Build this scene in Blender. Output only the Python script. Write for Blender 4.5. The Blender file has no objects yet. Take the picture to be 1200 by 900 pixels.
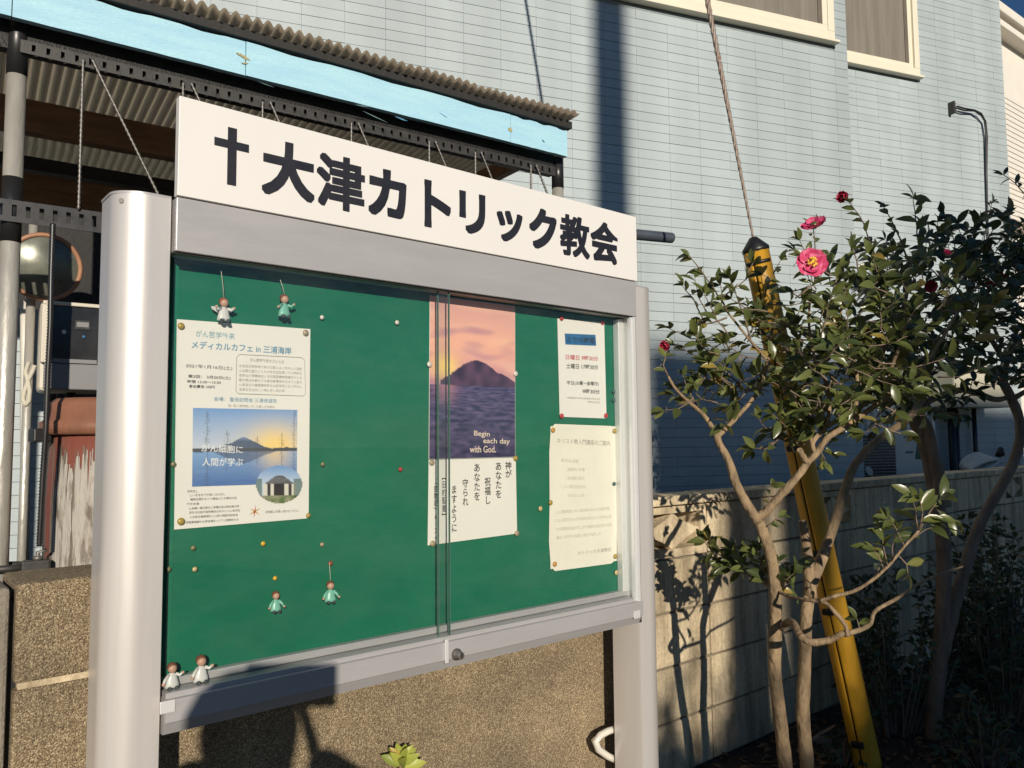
import bpy, math, random
from mathutils import Vector, Matrix, noise
R = math.radians
random.seed(11)
sc = bpy.context.scene
COL = sc.collection
V = Vector

# ------------------------------------------------------------------ camera
FPX = 920.0                                   # focal length in pixels of a 1200 px wide frame
CAM = V((0, 0, 1.5)); PITCH = R(4.13); ROLL = R(0.5)
_f = V((0, math.cos(PITCH), math.sin(PITCH)))
_r = V((1, 0, 0)); _u = V((0, -math.sin(PITCH), math.cos(PITCH)))
_R = _r * math.cos(ROLL) - _u * math.sin(ROLL)
_U = _u * math.cos(ROLL) + _r * math.sin(ROLL)
cd = bpy.data.cameras.new('camera'); cam = bpy.data.objects.new('camera', cd); COL.objects.link(cam)
cam.matrix_world = Matrix(((_R.x, _U.x, -_f.x, CAM.x), (_R.y, _U.y, -_f.y, CAM.y), (_R.z, _U.z, -_f.z, CAM.z), (0, 0, 0, 1)))
cd.sensor_width = 36; cd.lens = FPX / 1200 * 36; cd.clip_start = 0.02; cd.clip_end = 500
sc.camera = cam

def ray(px, py): return _f + _R * ((px - 600) / FPX) + _U * ((450 - py) / FPX)
def at(px, py, D):
    d = ray(px, py); return CAM + d * (D / d.y)
def proj(p):
    d = p - CAM; k = d.dot(_f)
    return (600 + FPX * d.dot(_R) / k, 450 - FPX * d.dot(_U) / k, k)

# ------------------------------------------------------------------ sun and sky
_s = ray(385, 792)                            # low sun behind the photographer: its rays travel along this
SUN = _s.normalized(); TOSUN = -SUN
elev = math.asin(TOSUN.z)
ld = bpy.data.lights.new('sun', 'SUN'); ld.energy = 4.6; ld.angle = R(0.53); ld.color = (1.0, 0.90, 0.765)
sun = bpy.data.objects.new('sun', ld); COL.objects.link(sun)
sun.rotation_euler = SUN.to_track_quat('-Z', 'Y').to_euler(); sun.location = (0, -5, 12)
w = bpy.data.worlds.new('World'); sc.world = w; w.use_nodes = True
nt = w.node_tree; bg = nt.nodes['Background']
sky = nt.nodes.new('ShaderNodeTexSky'); sky.sky_type = 'NISHITA'; sky.sun_disc = False
sky.sun_elevation = elev; sky.sun_rotation = math.atan2(TOSUN.x, TOSUN.y)
sky.air_density = 1.0; sky.dust_density = 0.0; sky.ozone_density = 6.0; sky.altitude = 50
nt.links.new(sky.outputs[0], bg.inputs[0]); bg.inputs[1].default_value = 0.056
sc.view_settings.view_transform = 'Standard'; sc.view_settings.look = 'None'
sc.view_settings.exposure = 0.0; sc.view_settings.gamma = 1.0
sc.render.engine = 'CYCLES'
sc.cycles.use_denoising = True
sc.cycles.max_bounces = 8; sc.cycles.transparent_max_bounces = 12

# ------------------------------------------------------------------ helpers
class Frame:
    """a vertical plane: local x runs along it, local y points away from the camera, z is up"""
    def __init__(s, o, th):
        s.o = V((o.x, o.y, 0)); s.th = th
        s.a = V((math.cos(th), math.sin(th), 0)); s.b = V((-math.sin(th), math.cos(th), 0))
    def hit(s, px, py, y=0.0):
        d = ray(px, py); t = ((s.o + s.b * y) - CAM).dot(s.b) / d.dot(s.b)
        p = CAM + d * t
        return (p - s.o).dot(s.a), p.z
    def w(s, x, y, z): return s.o + s.a * x + s.b * y + V((0, 0, z))

class MB:
    def __init__(s): s.v = []; s.f = []; s.s = []
    def add(s, vs, fs, smooth=False):
        n = len(s.v); s.v += [tuple(p) for p in vs]
        for f in fs: s.f.append(tuple(i + n for i in f)); s.s.append(smooth)
        return s
    def box(s, x0, x1, y0, y1, z0, z1):
        vs = [(x, y, z) for z in (z0, z1) for y in (y0, y1) for x in (x0, x1)]
        return s.add(vs, [(0, 2, 3, 1), (4, 5, 7, 6), (0, 1, 5, 4), (2, 6, 7, 3), (0, 4, 6, 2), (1, 3, 7, 5)])
    def obox(s, c, ex, ey, ez):
        vs = [c + ex * i + ey * j + ez * k for k in (-1, 1) for j in (-1, 1) for i in (-1, 1)]
        return s.add(vs, [(0, 2, 3, 1), (4, 5, 7, 6), (0, 1, 5, 4), (2, 6, 7, 3), (0, 4, 6, 2), (1, 3, 7, 5)])
    def bar(s, p, q, wx, wz, up=V((0, 0, 1))):
        d = (q - p); l = d.length; d = d / l
        x = d.cross(up); x = x.normalized() if x.length > 1e-4 else V((1, 0, 0)); z = x.cross(d)
        return s.obox((p + q) / 2, d * l / 2, x * wx / 2, z * wz / 2)
    def tube(s, pts, rs, n=8, cap=True, closed=False):
        pts = [V(p) for p in pts]; m = len(pts)
        if not hasattr(rs, '__len__'): rs = [rs] * m
        t0 = (pts[1] - pts[0]).normalized()
        ref = V((0, 0, 1)) if abs(t0.z) < .9 else V((1, 0, 0))
        nx = t0.cross(ref).normalized(); vs = []
        for i in range(m):
            if closed: t = pts[(i + 1) % m] - pts[i - 1]
            else: t = pts[min(i + 1, m - 1)] - pts[max(i - 1, 0)]
            t = t.normalized() if t.length > 1e-9 else t0
            nx = nx - t * nx.dot(t); nx = nx.normalized() if nx.length > 1e-6 else t.orthogonal().normalized()
            ny = t.cross(nx)
            for k in range(n):
                a = 2 * math.pi * k / n
                vs.append(pts[i] + (nx * math.cos(a) + ny * math.sin(a)) * rs[i])
        fs = []
        for i in range(m if closed else m - 1):
            j = (i + 1) % m
            for k in range(n):
                fs.append((i * n + k, i * n + (k + 1) % n, j * n + (k + 1) % n, j * n + k))
        s.add(vs, fs, True)
        if cap and not closed:
            o = len(s.v) - m * n
            s.f.append(tuple(o + k for k in reversed(range(n)))); s.s.append(False)
            s.f.append(tuple(o + (m - 1) * n + k for k in range(n))); s.s.append(False)
        return s
    def prism(s, prof, z0, z1, smooth=False):
        n = len(prof)
        vs = [(x, y, z0) for x, y in prof] + [(x, y, z1) for x, y in prof]
        s.add(vs, [(k, (k + 1) % n, n + (k + 1) % n, n + k) for k in range(n)], smooth)
        s.add(vs, [tuple(reversed(range(n))), tuple(range(n, 2 * n))])
        return s
    def slab(s, poly, y0, y1):
        """polygon in local x-z, thickness along y (y0 in front)"""
        n = len(poly)
        vs = [(x, y0, z) for x, z in poly] + [(x, y1, z) for x, z in poly]
        s.add(vs, [tuple(range(n)), tuple(reversed(range(n, 2 * n)))] + [((k + 1) % n, k, n + k, n + (k + 1) % n) for k in range(n)])
        return s
    def lathe(s, prof, n=16, c=V((0, 0, 0)), axis=V((0, 0, 1)), sx=1.0):
        axis = axis.normalized(); e1 = axis.orthogonal().normalized() if abs(axis.z) < .99 else V((1, 0, 0)); e2 = axis.cross(e1)
        vs = []
        for r, z in prof:
            for k in range(n):
                a = 2 * math.pi * k / n
                vs.append(c + axis * z + e1 * (r * math.cos(a)) + e2 * (r * sx * math.sin(a)))
        fs = [(i * n + k, i * n + (k + 1) % n, (i + 1) * n + (k + 1) % n, (i + 1) * n + k) for i in range(len(prof) - 1) for k in range(n)]
        s.add(vs, fs, True)
        o = len(s.v) - len(vs)
        if prof[0][0] > 1e-6: s.f.append(tuple(o + k for k in reversed(range(n)))); s.s.append(False)
        if prof[-1][0] > 1e-6: s.f.append(tuple(o + (len(prof) - 1) * n + k for k in range(n))); s.s.append(False)
        return s
    def ball(s, c, r, sx=1, sy=1, sz=1, n=12, m=8):
        vs = [(c[0], c[1], c[2] - r * sz)]
        for i in range(1, m):
            t = math.pi * i / m
            for k in range(n):
                a = 2 * math.pi * k / n
                vs.append((c[0] + r * sx * math.sin(t) * math.cos(a), c[1] + r * sy * math.sin(t) * math.sin(a), c[2] - r * sz * math.cos(t)))
        vs.append((c[0], c[1], c[2] + r * sz)); L = len(vs) - 1
        fs = [(0, 1 + (k + 1) % n, 1 + k) for k in range(n)]
        for i in range(m - 2):
            for k in range(n):
                a = 1 + i * n + k; b = 1 + i * n + (k + 1) % n
                fs.append((a, b, b + n, a + n))
        fs += [(1 + (m - 2) * n + k, 1 + (m - 2) * n + (k + 1) % n, L) for k in range(n)]
        return s.add(vs, fs, True)
    def mesh(s, name, mat=None):
        me = bpy.data.meshes.new(name); me.from_pydata(s.v, [], s.f)
        me.polygons.foreach_set('use_smooth', s.s)
        if mat: me.materials.append(mat)
        me.update(); return me
    def build(s, name, mat, parent=None, loc=None, rotz=0, bevel=0, recalc=True):
        me = s.mesh(name, mat)
        if recalc:
            import bmesh
            b = bmesh.new(); b.from_mesh(me); bmesh.ops.recalc_face_normals(b, faces=b.faces); b.to_mesh(me); b.free()
        o = link(name, me, parent, loc, rotz)
        if bevel:
            m = o.modifiers.new('bevel', 'BEVEL'); m.width = bevel; m.segments = 2; m.limit_method = 'ANGLE'; m.angle_limit = R(40)
        return o

def link(name, data, parent=None, loc=None, rotz=0):
    o = bpy.data.objects.new(name, data); COL.objects.link(o)
    if parent: o.parent = parent
    if loc is not None: o.location = loc
    if rotz: o.rotation_euler = (0, 0, rotz)
    return o
def empty(name, loc=(0, 0, 0), rotz=0): return link(name, None, None, loc, rotz)
def tag(o, label, cat, group=None, kind=None):
    o['label'] = label; o['category'] = cat
    if group: o['group'] = group
    if kind: o['kind'] = kind
    return o
def structure(o): o['kind'] = 'structure'; return o

# ------------------------------------------------------------------ materials
def base_mat(name):
    m = bpy.data.materials.new(name); m.use_nodes = True
    return m, m.node_tree, m.node_tree.nodes['Principled BSDF']
def N(t, kind, **kw):
    n = t.nodes.new('ShaderNode' + kind)
    for k, v in kw.items(): setattr(n, k, v)
    return n
def c4(c): return (c[0], c[1], c[2], 1)
def pm(name, col, rough=.6, metal=0.0, var=.25, scale=6.0, bump=.0, bscale=60.0, col2=None, spec=.5, stretch=(1, 1, 1), rvar=.1, thresh=None):
    """principled with a noise-driven colour variation (col to col2), roughness variation and fine relief"""
    m, t, p = base_mat(name)
    if col2 is None: col2 = tuple(c * (1 - var) for c in col)
    tc = N(t, 'TexCoord'); mp = N(t, 'Mapping'); mp.inputs['Scale'].default_value = stretch
    t.links.new(tc.outputs['Object'], mp.inputs[0])
    n = N(t, 'TexNoise'); n.inputs['Scale'].default_value = scale; n.inputs['Detail'].default_value = 8; n.inputs['Roughness'].default_value = .65
    t.links.new(mp.outputs[0], n.inputs['Vector'])
    r = N(t, 'ValToRGB'); lo, hi = thresh or (.3, .7)
    r.color_ramp.elements[0].position = lo; r.color_ramp.elements[1].position = hi
    r.color_ramp.elements[0].color = c4(col2); r.color_ramp.elements[1].color = c4(col)
    t.links.new(n.outputs[0], r.inputs[0]); t.links.new(r.outputs[0], p.inputs['Base Color'])
    p.inputs['Roughness'].default_value = rough; p.inputs['Metallic'].default_value = metal
    p.inputs['Specular IOR Level'].default_value = spec
    if rvar:
        mr = N(t, 'MapRange'); mr.inputs[1].default_value = .3; mr.inputs[2].default_value = .7
        mr.inputs[3].default_value = max(.02, rough - rvar); mr.inputs[4].default_value = min(1, rough + rvar)
        t.links.new(n.outputs[0], mr.inputs[0]); t.links.new(mr.outputs[0], p.inputs['Roughness'])
    if bump:
        nb = N(t, 'TexNoise'); nb.inputs['Scale'].default_value = bscale; nb.inputs['Detail'].default_value = 6
        t.links.new(mp.outputs[0], nb.inputs['Vector'])
        b = N(t, 'Bump'); b.inputs['Strength'].default_value = bump; b.inputs['Distance'].default_value = .01
        t.links.new(nb.outputs[0], b.inputs['Height']); t.links.new(b.outputs[0], p.inputs['Normal'])
    return m
def mat_aggregate(name):
    m, t, p = base_mat(name)
    tc = N(t, 'TexCoord'); v = N(t, 'TexVoronoi'); v.inputs['Scale'].default_value = 540
    t.links.new(tc.outputs['Object'], v.inputs['Vector'])
    sp = N(t, 'SeparateColor'); t.links.new(v.outputs['Color'], sp.inputs[0])
    r = N(t, 'ValToRGB'); e = r.color_ramp.elements
    e[0].position = 0; e[0].color = (.13, .095, .058, 1); e[1].position = 1; e[1].color = (.66, .54, .37, 1)
    a = e.new(.35); a.color = (.25, .19, .115, 1); a = e.new(.75); a.color = (.37, .285, .18, 1)
    t.links.new(sp.outputs[0], r.inputs[0])
    n = N(t, 'TexNoise'); n.inputs['Scale'].default_value = 3.2; n.inputs['Detail'].default_value = 8; n.inputs['Roughness'].default_value = .7
    t.links.new(tc.outputs['Object'], n.inputs['Vector'])
    r2 = N(t, 'ValToRGB'); r2.color_ramp.elements[0].position = .32; r2.color_ramp.elements[0].color = (.50, .49, .48, 1)
    r2.color_ramp.elements[1].position = .66; r2.color_ramp.elements[1].color = (1.1, 1.08, 1.0, 1)
    t.links.new(n.outputs[0], r2.inputs[0])
    mx = N(t, 'MixRGB', blend_type='MULTIPLY'); mx.inputs[0].default_value = 1
    t.links.new(r.outputs[0], mx.inputs[1]); t.links.new(r2.outputs[0], mx.inputs[2]); t.links.new(mx.outputs[0], p.inputs['Base Color'])
    p.inputs['Roughness'].default_value = .75
    ma = N(t, 'Math', operation='SUBTRACT'); ma.inputs[0].default_value = 1; t.links.new(v.outputs['Distance'], ma.inputs[1])
    b = N(t, 'Bump'); b.inputs['Strength'].default_value = .8; b.inputs['Distance'].default_value = .0025
    t.links.new(ma.outputs[0], b.inputs['Height']); t.links.new(b.outputs[0], p.inputs['Normal'])
    return m
def mat_leaf(name, dark, light, yellow, rough=.33, transl=.2):
    m, t, p = base_mat(name)
    g = N(t, 'NewGeometry'); oi = N(t, 'ObjectInfo'); ad = N(t, 'Math', operation='ADD'); fr = N(t, 'Math', operation='FRACT')
    t.links.new(g.outputs['Random Per Island'], ad.inputs[0]); t.links.new(oi.outputs['Random'], ad.inputs[1]); t.links.new(ad.outputs[0], fr.inputs[0])
    r = N(t, 'ValToRGB'); e = r.color_ramp.elements
    e[0].position = 0; e[0].color = c4(dark); e[1].position = .94; e[1].color = c4(light); a = e.new(.99); a.color = c4(yellow)
    t.links.new(fr.outputs[0], r.inputs[0]); 
    tc = N(t, 'TexCoord'); n = N(t, 'TexNoise'); n.inputs['Scale'].default_value = 60; n.inputs['Detail'].default_value = 4
    t.links.new(tc.outputs['Object'], n.inputs['Vector'])
    mr = N(t, 'MapRange'); mr.inputs[3].default_value = .7; mr.inputs[4].default_value = 1.3; t.links.new(n.outputs[0], mr.inputs[0])
    mx = N(t, 'MixRGB', blend_type='MULTIPLY'); mx.inputs[0].default_value = 1
    t.links.new(r.outputs[0], mx.inputs[1]); t.links.new(mr.outputs[0], mx.inputs[2])
    # the pale dull underside of the leaf
    mb = N(t, 'MixRGB'); mb.inputs[2].default_value = c4([c * 1.5 + .01 for c in light]); t.links.new(mx.outputs[0], mb.inputs[1])
    mm = N(t, 'Math', operation='MULTIPLY'); mm.inputs[1].default_value = .6; t.links.new(g.outputs['Backfacing'], mm.inputs[0]); t.links.new(mm.outputs[0], mb.inputs[0])
    t.links.new(mb.outputs[0], p.inputs['Base Color']); p.inputs['Roughness'].default_value = rough
    tr = N(t, 'BsdfTranslucent'); hs = N(t, 'HueSaturation'); hs.inputs['Value'].default_value = 1.8; hs.inputs['Hue'].default_value = .47
    t.links.new(mb.outputs[0], hs.inputs['Color']); t.links.new(hs.outputs[0], tr.inputs[0])
    ms = N(t, 'MixShader'); ms.inputs[0].default_value = transl
    out = t.nodes['Material Output']; t.links.new(p.outputs[0], ms.inputs[1]); t.links.new(tr.outputs[0], ms.inputs[2]); t.links.new(ms.outputs[0], out.inputs[0])
    return m
def mat_glass(name, tint=(.978, .986, .982), ior=1.5):
    m, t, p = base_mat(name); t.nodes.remove(p)
    lw = N(t, 'LayerWeight'); lw.inputs[0].default_value = .5; pw = N(t, 'Math', operation='POWER'); pw.inputs[1].default_value = 5
    f = N(t, 'MapRange'); f.inputs[3].default_value = .035; f.inputs[4].default_value = 1.0
    t.links.new(lw.outputs['Facing'], pw.inputs[0]); t.links.new(pw.outputs[0], f.inputs[0]); tr = N(t, 'BsdfTransparent'); tr.inputs[0].default_value = c4(tint)
    gl = N(t, 'BsdfGlossy'); gl.inputs['Roughness'].default_value = .005; gl.inputs[0].default_value = (1, 1, 1, 1)
    ms = N(t, 'MixShader'); t.links.new(f.outputs[0], ms.inputs[0]); t.links.new(tr.outputs[0], ms.inputs[1]); t.links.new(gl.outputs[0], ms.inputs[2])
    # dust and wiped smears on the glass
    tc = N(t, 'TexCoord'); mp = N(t, 'Mapping'); mp.inputs['Scale'].default_value = (2.2, 1, 5); mp.inputs['Rotation'].default_value = (0, .5, 0)
    t.links.new(tc.outputs['Object'], mp.inputs[0]); n = N(t, 'TexNoise'); n.inputs['Scale'].default_value = 3; n.inputs['Detail'].default_value = 9; n.inputs['Roughness'].default_value = .7
    t.links.new(mp.outputs[0], n.inputs['Vector']); mr = N(t, 'MapRange'); mr.inputs[1].default_value = .42; mr.inputs[2].default_value = .78; mr.inputs[3].default_value = .003; mr.inputs[4].default_value = .018; t.links.new(n.outputs[0], mr.inputs[0])
    df = N(t, 'BsdfDiffuse'); df.inputs[0].default_value = (.7, .7, .66, 1); m2 = N(t, 'MixShader'); t.links.new(mr.outputs[0], m2.inputs[0]); t.links.new(ms.outputs[0], m2.inputs[1]); t.links.new(df.outputs[0], m2.inputs[2])
    t.links.new(m2.outputs[0], t.nodes['Material Output'].inputs[0]); return m
def mat_block(name, hi, lo):
    m, t, p = base_mat(name); g = N(t, 'NewGeometry'); oi = N(t, 'ObjectInfo')
    def nz_(scale, st, rough=.65, det=9):
        mp = N(t, 'Mapping'); mp.inputs['Scale'].default_value = st; t.links.new(g.outputs['Position'], mp.inputs[0])
        n = N(t, 'TexNoise'); n.inputs['Scale'].default_value = scale; n.inputs['Detail'].default_value = det; n.inputs['Roughness'].default_value = rough; t.links.new(mp.outputs[0], n.inputs['Vector']); return n
    a = nz_(2.6, (1, 1, 1)); r = N(t, 'ValToRGB'); r.color_ramp.elements[0].position = .33; r.color_ramp.elements[1].position = .62; r.color_ramp.elements[0].color = c4(lo); r.color_ramp.elements[1].color = c4(hi); t.links.new(a.outputs[0], r.inputs[0])
    b = nz_(5, (2.5, 2.5, .35)); r2 = N(t, 'ValToRGB'); r2.color_ramp.elements[0].position = .36; r2.color_ramp.elements[1].position = .58; r2.color_ramp.elements[0].color = (.42, .40, .37, 1); r2.color_ramp.elements[1].color = (1, 1, 1, 1); t.links.new(b.outputs[0], r2.inputs[0])
    x = N(t, 'MixRGB', blend_type='MULTIPLY'); x.inputs[0].default_value = .8; t.links.new(r.outputs[0], x.inputs[1]); t.links.new(r2.outputs[0], x.inputs[2])
    c = nz_(70, (1, 1, 1), .8, 5); mr = N(t, 'MapRange'); mr.inputs[1].default_value = .3; mr.inputs[2].default_value = .7; mr.inputs[3].default_value = .72; mr.inputs[4].default_value = 1.22; t.links.new(c.outputs[0], mr.inputs[0])
    y = N(t, 'MixRGB', blend_type='MULTIPLY'); y.inputs[0].default_value = 1; t.links.new(x.outputs[0], y.inputs[1]); t.links.new(mr.outputs[0], y.inputs[2])
    ob = N(t, 'MapRange'); ob.inputs[3].default_value = .85; ob.inputs[4].default_value = 1.1; t.links.new(oi.outputs['Random'], ob.inputs[0])
    z = N(t, 'MixRGB', blend_type='MULTIPLY'); z.inputs[0].default_value = 1; t.links.new(y.outputs[0], z.inputs[1]); t.links.new(ob.outputs[0], z.inputs[2])
    t.links.new(z.outputs[0], p.inputs['Base Color']); p.inputs['Roughness'].default_value = .9
    bu = N(t, 'Bump'); bu.inputs['Strength'].default_value = .9; bu.inputs['Distance'].default_value = .006; t.links.new(c.outputs[0], bu.inputs['Height']); t.links.new(bu.outputs[0], p.inputs['Normal'])
    return m
def mat_picture(name, rough=.4):
    m, t, p = base_mat(name); a = N(t, 'Attribute', attribute_name='Col'); t.links.new(a.outputs['Color'], p.inputs['Base Color'])
    p.inputs['Roughness'].default_value = rough; return m
def mat_tile(name, col):
    m, t, p = base_mat(name)
    g = N(t, 'NewGeometry'); oi = N(t, 'ObjectInfo'); ad = N(t, 'Math', operation='ADD'); fr = N(t, 'Math', operation='FRACT')
    t.links.new(g.outputs['Random Per Island'], ad.inputs[0]); t.links.new(oi.outputs['Random'], ad.inputs[1]); t.links.new(ad.outputs[0], fr.inputs[0])
    mr = N(t, 'MapRange'); mr.inputs[3].default_value = .965; mr.inputs[4].default_value = 1.035; t.links.new(fr.outputs[0], mr.inputs[0])
    n = N(t, 'TexNoise'); n.inputs['Scale'].default_value = 1.3; n.inputs['Detail'].default_value = 6
    mp = N(t, 'Mapping'); mp.inputs['Scale'].default_value = (2.4, 2.4, .3)
    t.links.new(g.outputs['Position'], mp.inputs[0]); t.links.new(mp.outputs[0], n.inputs['Vector'])
    m2 = N(t, 'MapRange'); m2.inputs[1].default_value = .3; m2.inputs[2].default_value = .7; m2.inputs[3].default_value = .84; m2.inputs[4].default_value = 1.05; t.links.new(n.outputs[0], m2.inputs[0])
    mu = N(t, 'Math', operation='MULTIPLY'); t.links.new(mr.outputs[0], mu.inputs[0]); t.links.new(m2.outputs[0], mu.inputs[1])
    mx = N(t, 'MixRGB', blend_type='MULTIPLY'); mx.inputs[0].default_value = 1; mx.inputs[1].default_value = c4(col); t.links.new(mu.outputs[0], mx.inputs[2])
    t.links.new(mx.outputs[0], p.inputs['Base Color']); p.inputs['Roughness'].default_value = .55
    nb = N(t, 'TexNoise'); nb.inputs['Scale'].default_value = 90; nb.inputs['Detail'].default_value = 4; t.links.new(g.outputs['Position'], nb.inputs['Vector'])
    b = N(t, 'Bump'); b.inputs['Strength'].default_value = .35; b.inputs['Distance'].default_value = .004; t.links.new(nb.outputs[0], b.inputs['Height']); t.links.new(b.outputs[0], p.inputs['Normal'])
    return m

M = {}
M['alu'] = pm('satin_aluminium', (.67, .635, .60), .34, .35, .07, 5, rvar=.05, stretch=(6, 6, .3))
M['alu_grey'] = pm('grey_painted_aluminium', (.435, .425, .425), .42, .2, .09, 7, .06, 60, rvar=.1, stretch=(.5, 1, 2.5))
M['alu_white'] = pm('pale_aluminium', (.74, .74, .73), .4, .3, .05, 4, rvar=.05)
M['sign_white'] = pm('white_sign_sheet', (.755, .735, .70), .45, 0, .035, 2.5, rvar=.08)
M['letter'] = pm('navy_black_vinyl', (.017, .018, .026), .5, 0, .2, 20)
M['felt'] = pm('green_notice_felt', (.009, .162, .087), .85, 0, .2, 4, .25, 500, spec=.15)
M['glass'] = mat_glass('sliding_glass')
M['glass_edge'] = pm('glass_edge_green', (.09, .19, .15), .2, 0, .2, 10)
M['rubber'] = pm('black_gasket', (.012, .012, .012), .6)
M['paper'] = pm('white_paper', (.80, .77, .70), .7, 0, .05, 6, spec=.25)
M['paper_old'] = pm('yellowed_paper', (.82, .78, .66), .75, 0, .07, 9, spec=.2, bump=.2, bscale=14)
M['card'] = pm('cream_card', (.80, .77, .69), .6, 0, .04, 6, spec=.25)
M['picture'] = mat_picture('printed_picture')
M['ink'] = pm('black_ink', (.03, .03, .03), .6)
M['ink_grey'] = pm('faded_ink', (.40, .38, .33), .7)
M['ink_faint'] = pm('sun_faded_ink', (.60, .57, .47), .7)
M['ink_blue'] = pm('blue_ink', (.10, .30, .46), .6)
M['ink_pale'] = pm('pale_blue_ink', (.30, .48, .52), .6)
M['ink_red'] = pm('red_ink', (.60, .10, .12), .6)
M['ink_white'] = pm('white_ink', (.85, .86, .86), .6)
M['ink_cream'] = pm('cream_ink', (.85, .70, .55), .6)
M['ink_orange'] = pm('orange_ink', (.65, .32, .06), .6)
M['blue_tape'] = pm('blue_tape', (.03, .16, .36), .4, 0, .3, 40)
M['tile'] = mat_tile('blue_grey_wall_tile', (.395, .455, .47))
M['joint'] = pm('tile_joint', (.24, .28, .29), .8, 0, .2, 20)
M['cream'] = pm('cream_window_frame', (.74, .69, .55), .45, 0, .06, 5)
M['sash'] = pm('bronze_sash', (.20, .17, .13), .4, .3, .1, 6)
M['pane'] = pm('curtained_window_glass', (.26, .235, .19), .10, 0, .35, 1.6, rvar=.03, stretch=(9, 1, .5))
M['fascia'] = pm('worn_sky_blue_paint', (.36, .63, .78), .55, 0, 0, 5, .35, 70, col2=(.42, .70, .80), stretch=(1, 1, 7), thresh=(.35, .6))
M['fascia_wear'] = pm('paint_scar', (.45, .40, .20), .7, 0, .4, 60)
M['roofsheet'] = pm('weathered_corrugated_sheet', (.27, .21, .155), .8, 0, .4, 14, .5, 90, col2=(.13, .10, .08))
def add_translucency(m, fac, col):
    t = m.node_tree; p = t.nodes['Principled BSDF']; tr = N(t, 'BsdfTranslucent'); tr.inputs[0].default_value = c4(col); ms = N(t, 'MixShader'); ms.inputs[0].default_value = fac
    t.links.new(p.outputs[0], ms.inputs[1]); t.links.new(tr.outputs[0], ms.inputs[2]); t.links.new(ms.outputs[0], t.nodes['Material Output'].inputs[0])
add_translucency(M['roofsheet'], .62, (.85, .78, .66))
M['dark_steel'] = pm('black_weathered_steel', (.030, .029, .028), .55, .4, .5, 25, .3, 150, col2=(.012, .011, .01))
M['slotted'] = pm('grey_slotted_steel', (.056, .054, .050), .5, .2, .4, 40, .1, 300)
M['chord'] = pm('dark_slotted_steel', (.034, .034, .037), .45, .3, .35, 50)
M['galv'] = pm('galvanised_pipe', (.52, .50, .44), .36, .35, .25, 22, .15, 120, stretch=(1, 1, .25))
M['smooth_black'] = pm('plain_black', (.02, .02, .021), .35)
M['rod'] = pm('threaded_rod', (.20, .19, .175), .5, .6, .2, 60)
M['wood'] = pm('old_brown_timber', (.34, .19, .10), .75, 0, .5, 5, .4, 60, stretch=(1, 8, 8), col2=(.14, .075, .04))
M['darkpanel'] = pm('near_black_panel', (.022, .021, .02), .7, 0, .4, 6, .2, 60)
M['agg'] = mat_aggregate('washed_aggregate_concrete')
M['mortar'] = pm('grey_mortar', (.24, .20, .145), .85, 0, .3, 30, .3, 200)
M['block'] = mat_block('weathered_concrete_block', (.78, .64, .42), (.56, .46, .31))
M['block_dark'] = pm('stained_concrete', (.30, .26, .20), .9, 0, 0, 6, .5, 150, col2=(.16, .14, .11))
M['bark'] = pm('smooth_camellia_bark', (.37, .262, .148), .8, 0, 0, 34, 1.0, 60, col2=(.15, .105, .06), stretch=(1, 1, .45))
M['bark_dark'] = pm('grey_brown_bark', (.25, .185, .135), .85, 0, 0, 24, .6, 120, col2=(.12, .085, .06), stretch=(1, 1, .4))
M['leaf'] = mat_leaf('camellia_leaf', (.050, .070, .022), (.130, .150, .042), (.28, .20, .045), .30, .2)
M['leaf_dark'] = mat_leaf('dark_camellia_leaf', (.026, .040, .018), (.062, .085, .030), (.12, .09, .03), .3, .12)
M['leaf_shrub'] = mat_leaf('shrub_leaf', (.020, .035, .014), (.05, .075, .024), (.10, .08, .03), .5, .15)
M['leaf_lime'] = mat_leaf('lime_leaf', (.24, .29, .06), (.42, .46, .09), (.38, .22, .05), .35, .25)
M['petal'] = pm('pink_petal', (.52, .028, .115), .6, 0, 0, 70, col2=(.72, .20, .32), thresh=(.34, .52))
M['petal_red'] = pm('crimson_petal', (.45, .02, .055), .5, 0, 0, 25, col2=(.60, .06, .12))
M['stamen'] = pm('yellow_stamen', (.80, .48, .06), .7)
M['yellow'] = pm('yellow_plastic_guard', (.68, .355, .022), .45, 0, .38, 9, .15, 40, rvar=.12, stretch=(1, 1, .35))
M['black'] = pm('black_plastic', (.015, .015, .016), .45)
M['cable_steel'] = pm('steel_strand', (.36, .31, .27), .6, .45, .5, 45, .3, 100, col2=(.22, .15, .11))
M['soil'] = pm('dark_soil', (.055, .04, .028), .95, 0, .5, 9, .9, 40, col2=(.025, .019, .014))
M['asphalt'] = pm('worn_concrete_street', (.20, .19, .175), .9, 0, .3, 20, .6, 200)
M['stone'] = pm('grey_stone', (.16, .14, .12), .85, 0, .4, 30, .4, 100)
M['pvc'] = pm('ivory_pvc_pipe', (.66, .63, .55), .4, 0, .1, 10)
M['pipe_grey'] = pm('slate_grey_pipe', (.10, .12, .15), .4, .3, .3, 8)
M['barrel'] = pm('rusty_red_barrel', (.21, .065, .045), .6, 0, 0, 5, .3, 50, col2=(.15, .115, .085), stretch=(1.4, 1.4, .35), thresh=(.42, .58))
M['barrel_lid'] = pm('brown_plastic_lid', (.30, .13, .075), .5, 0, 0, 7, .15, 50, col2=(.17, .08, .05))
M['flake'] = pm('flaking_white_paint', (.42, .39, .34), .8, 0, 0, 38, .6, 90, col2=(.16, .13, .10), stretch=(1, 1, .22), thresh=(.36, .5))
M['box_cream'] = pm('cream_plastic', (.62, .57, .47), .45, 0, .1, 8)
M['box_grey'] = pm('grey_plastic', (.21, .21, .215), .5, 0, .1, 8)
M['meter_dark'] = pm('dark_meter_face', (.02, .021, .023), .25)
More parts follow.
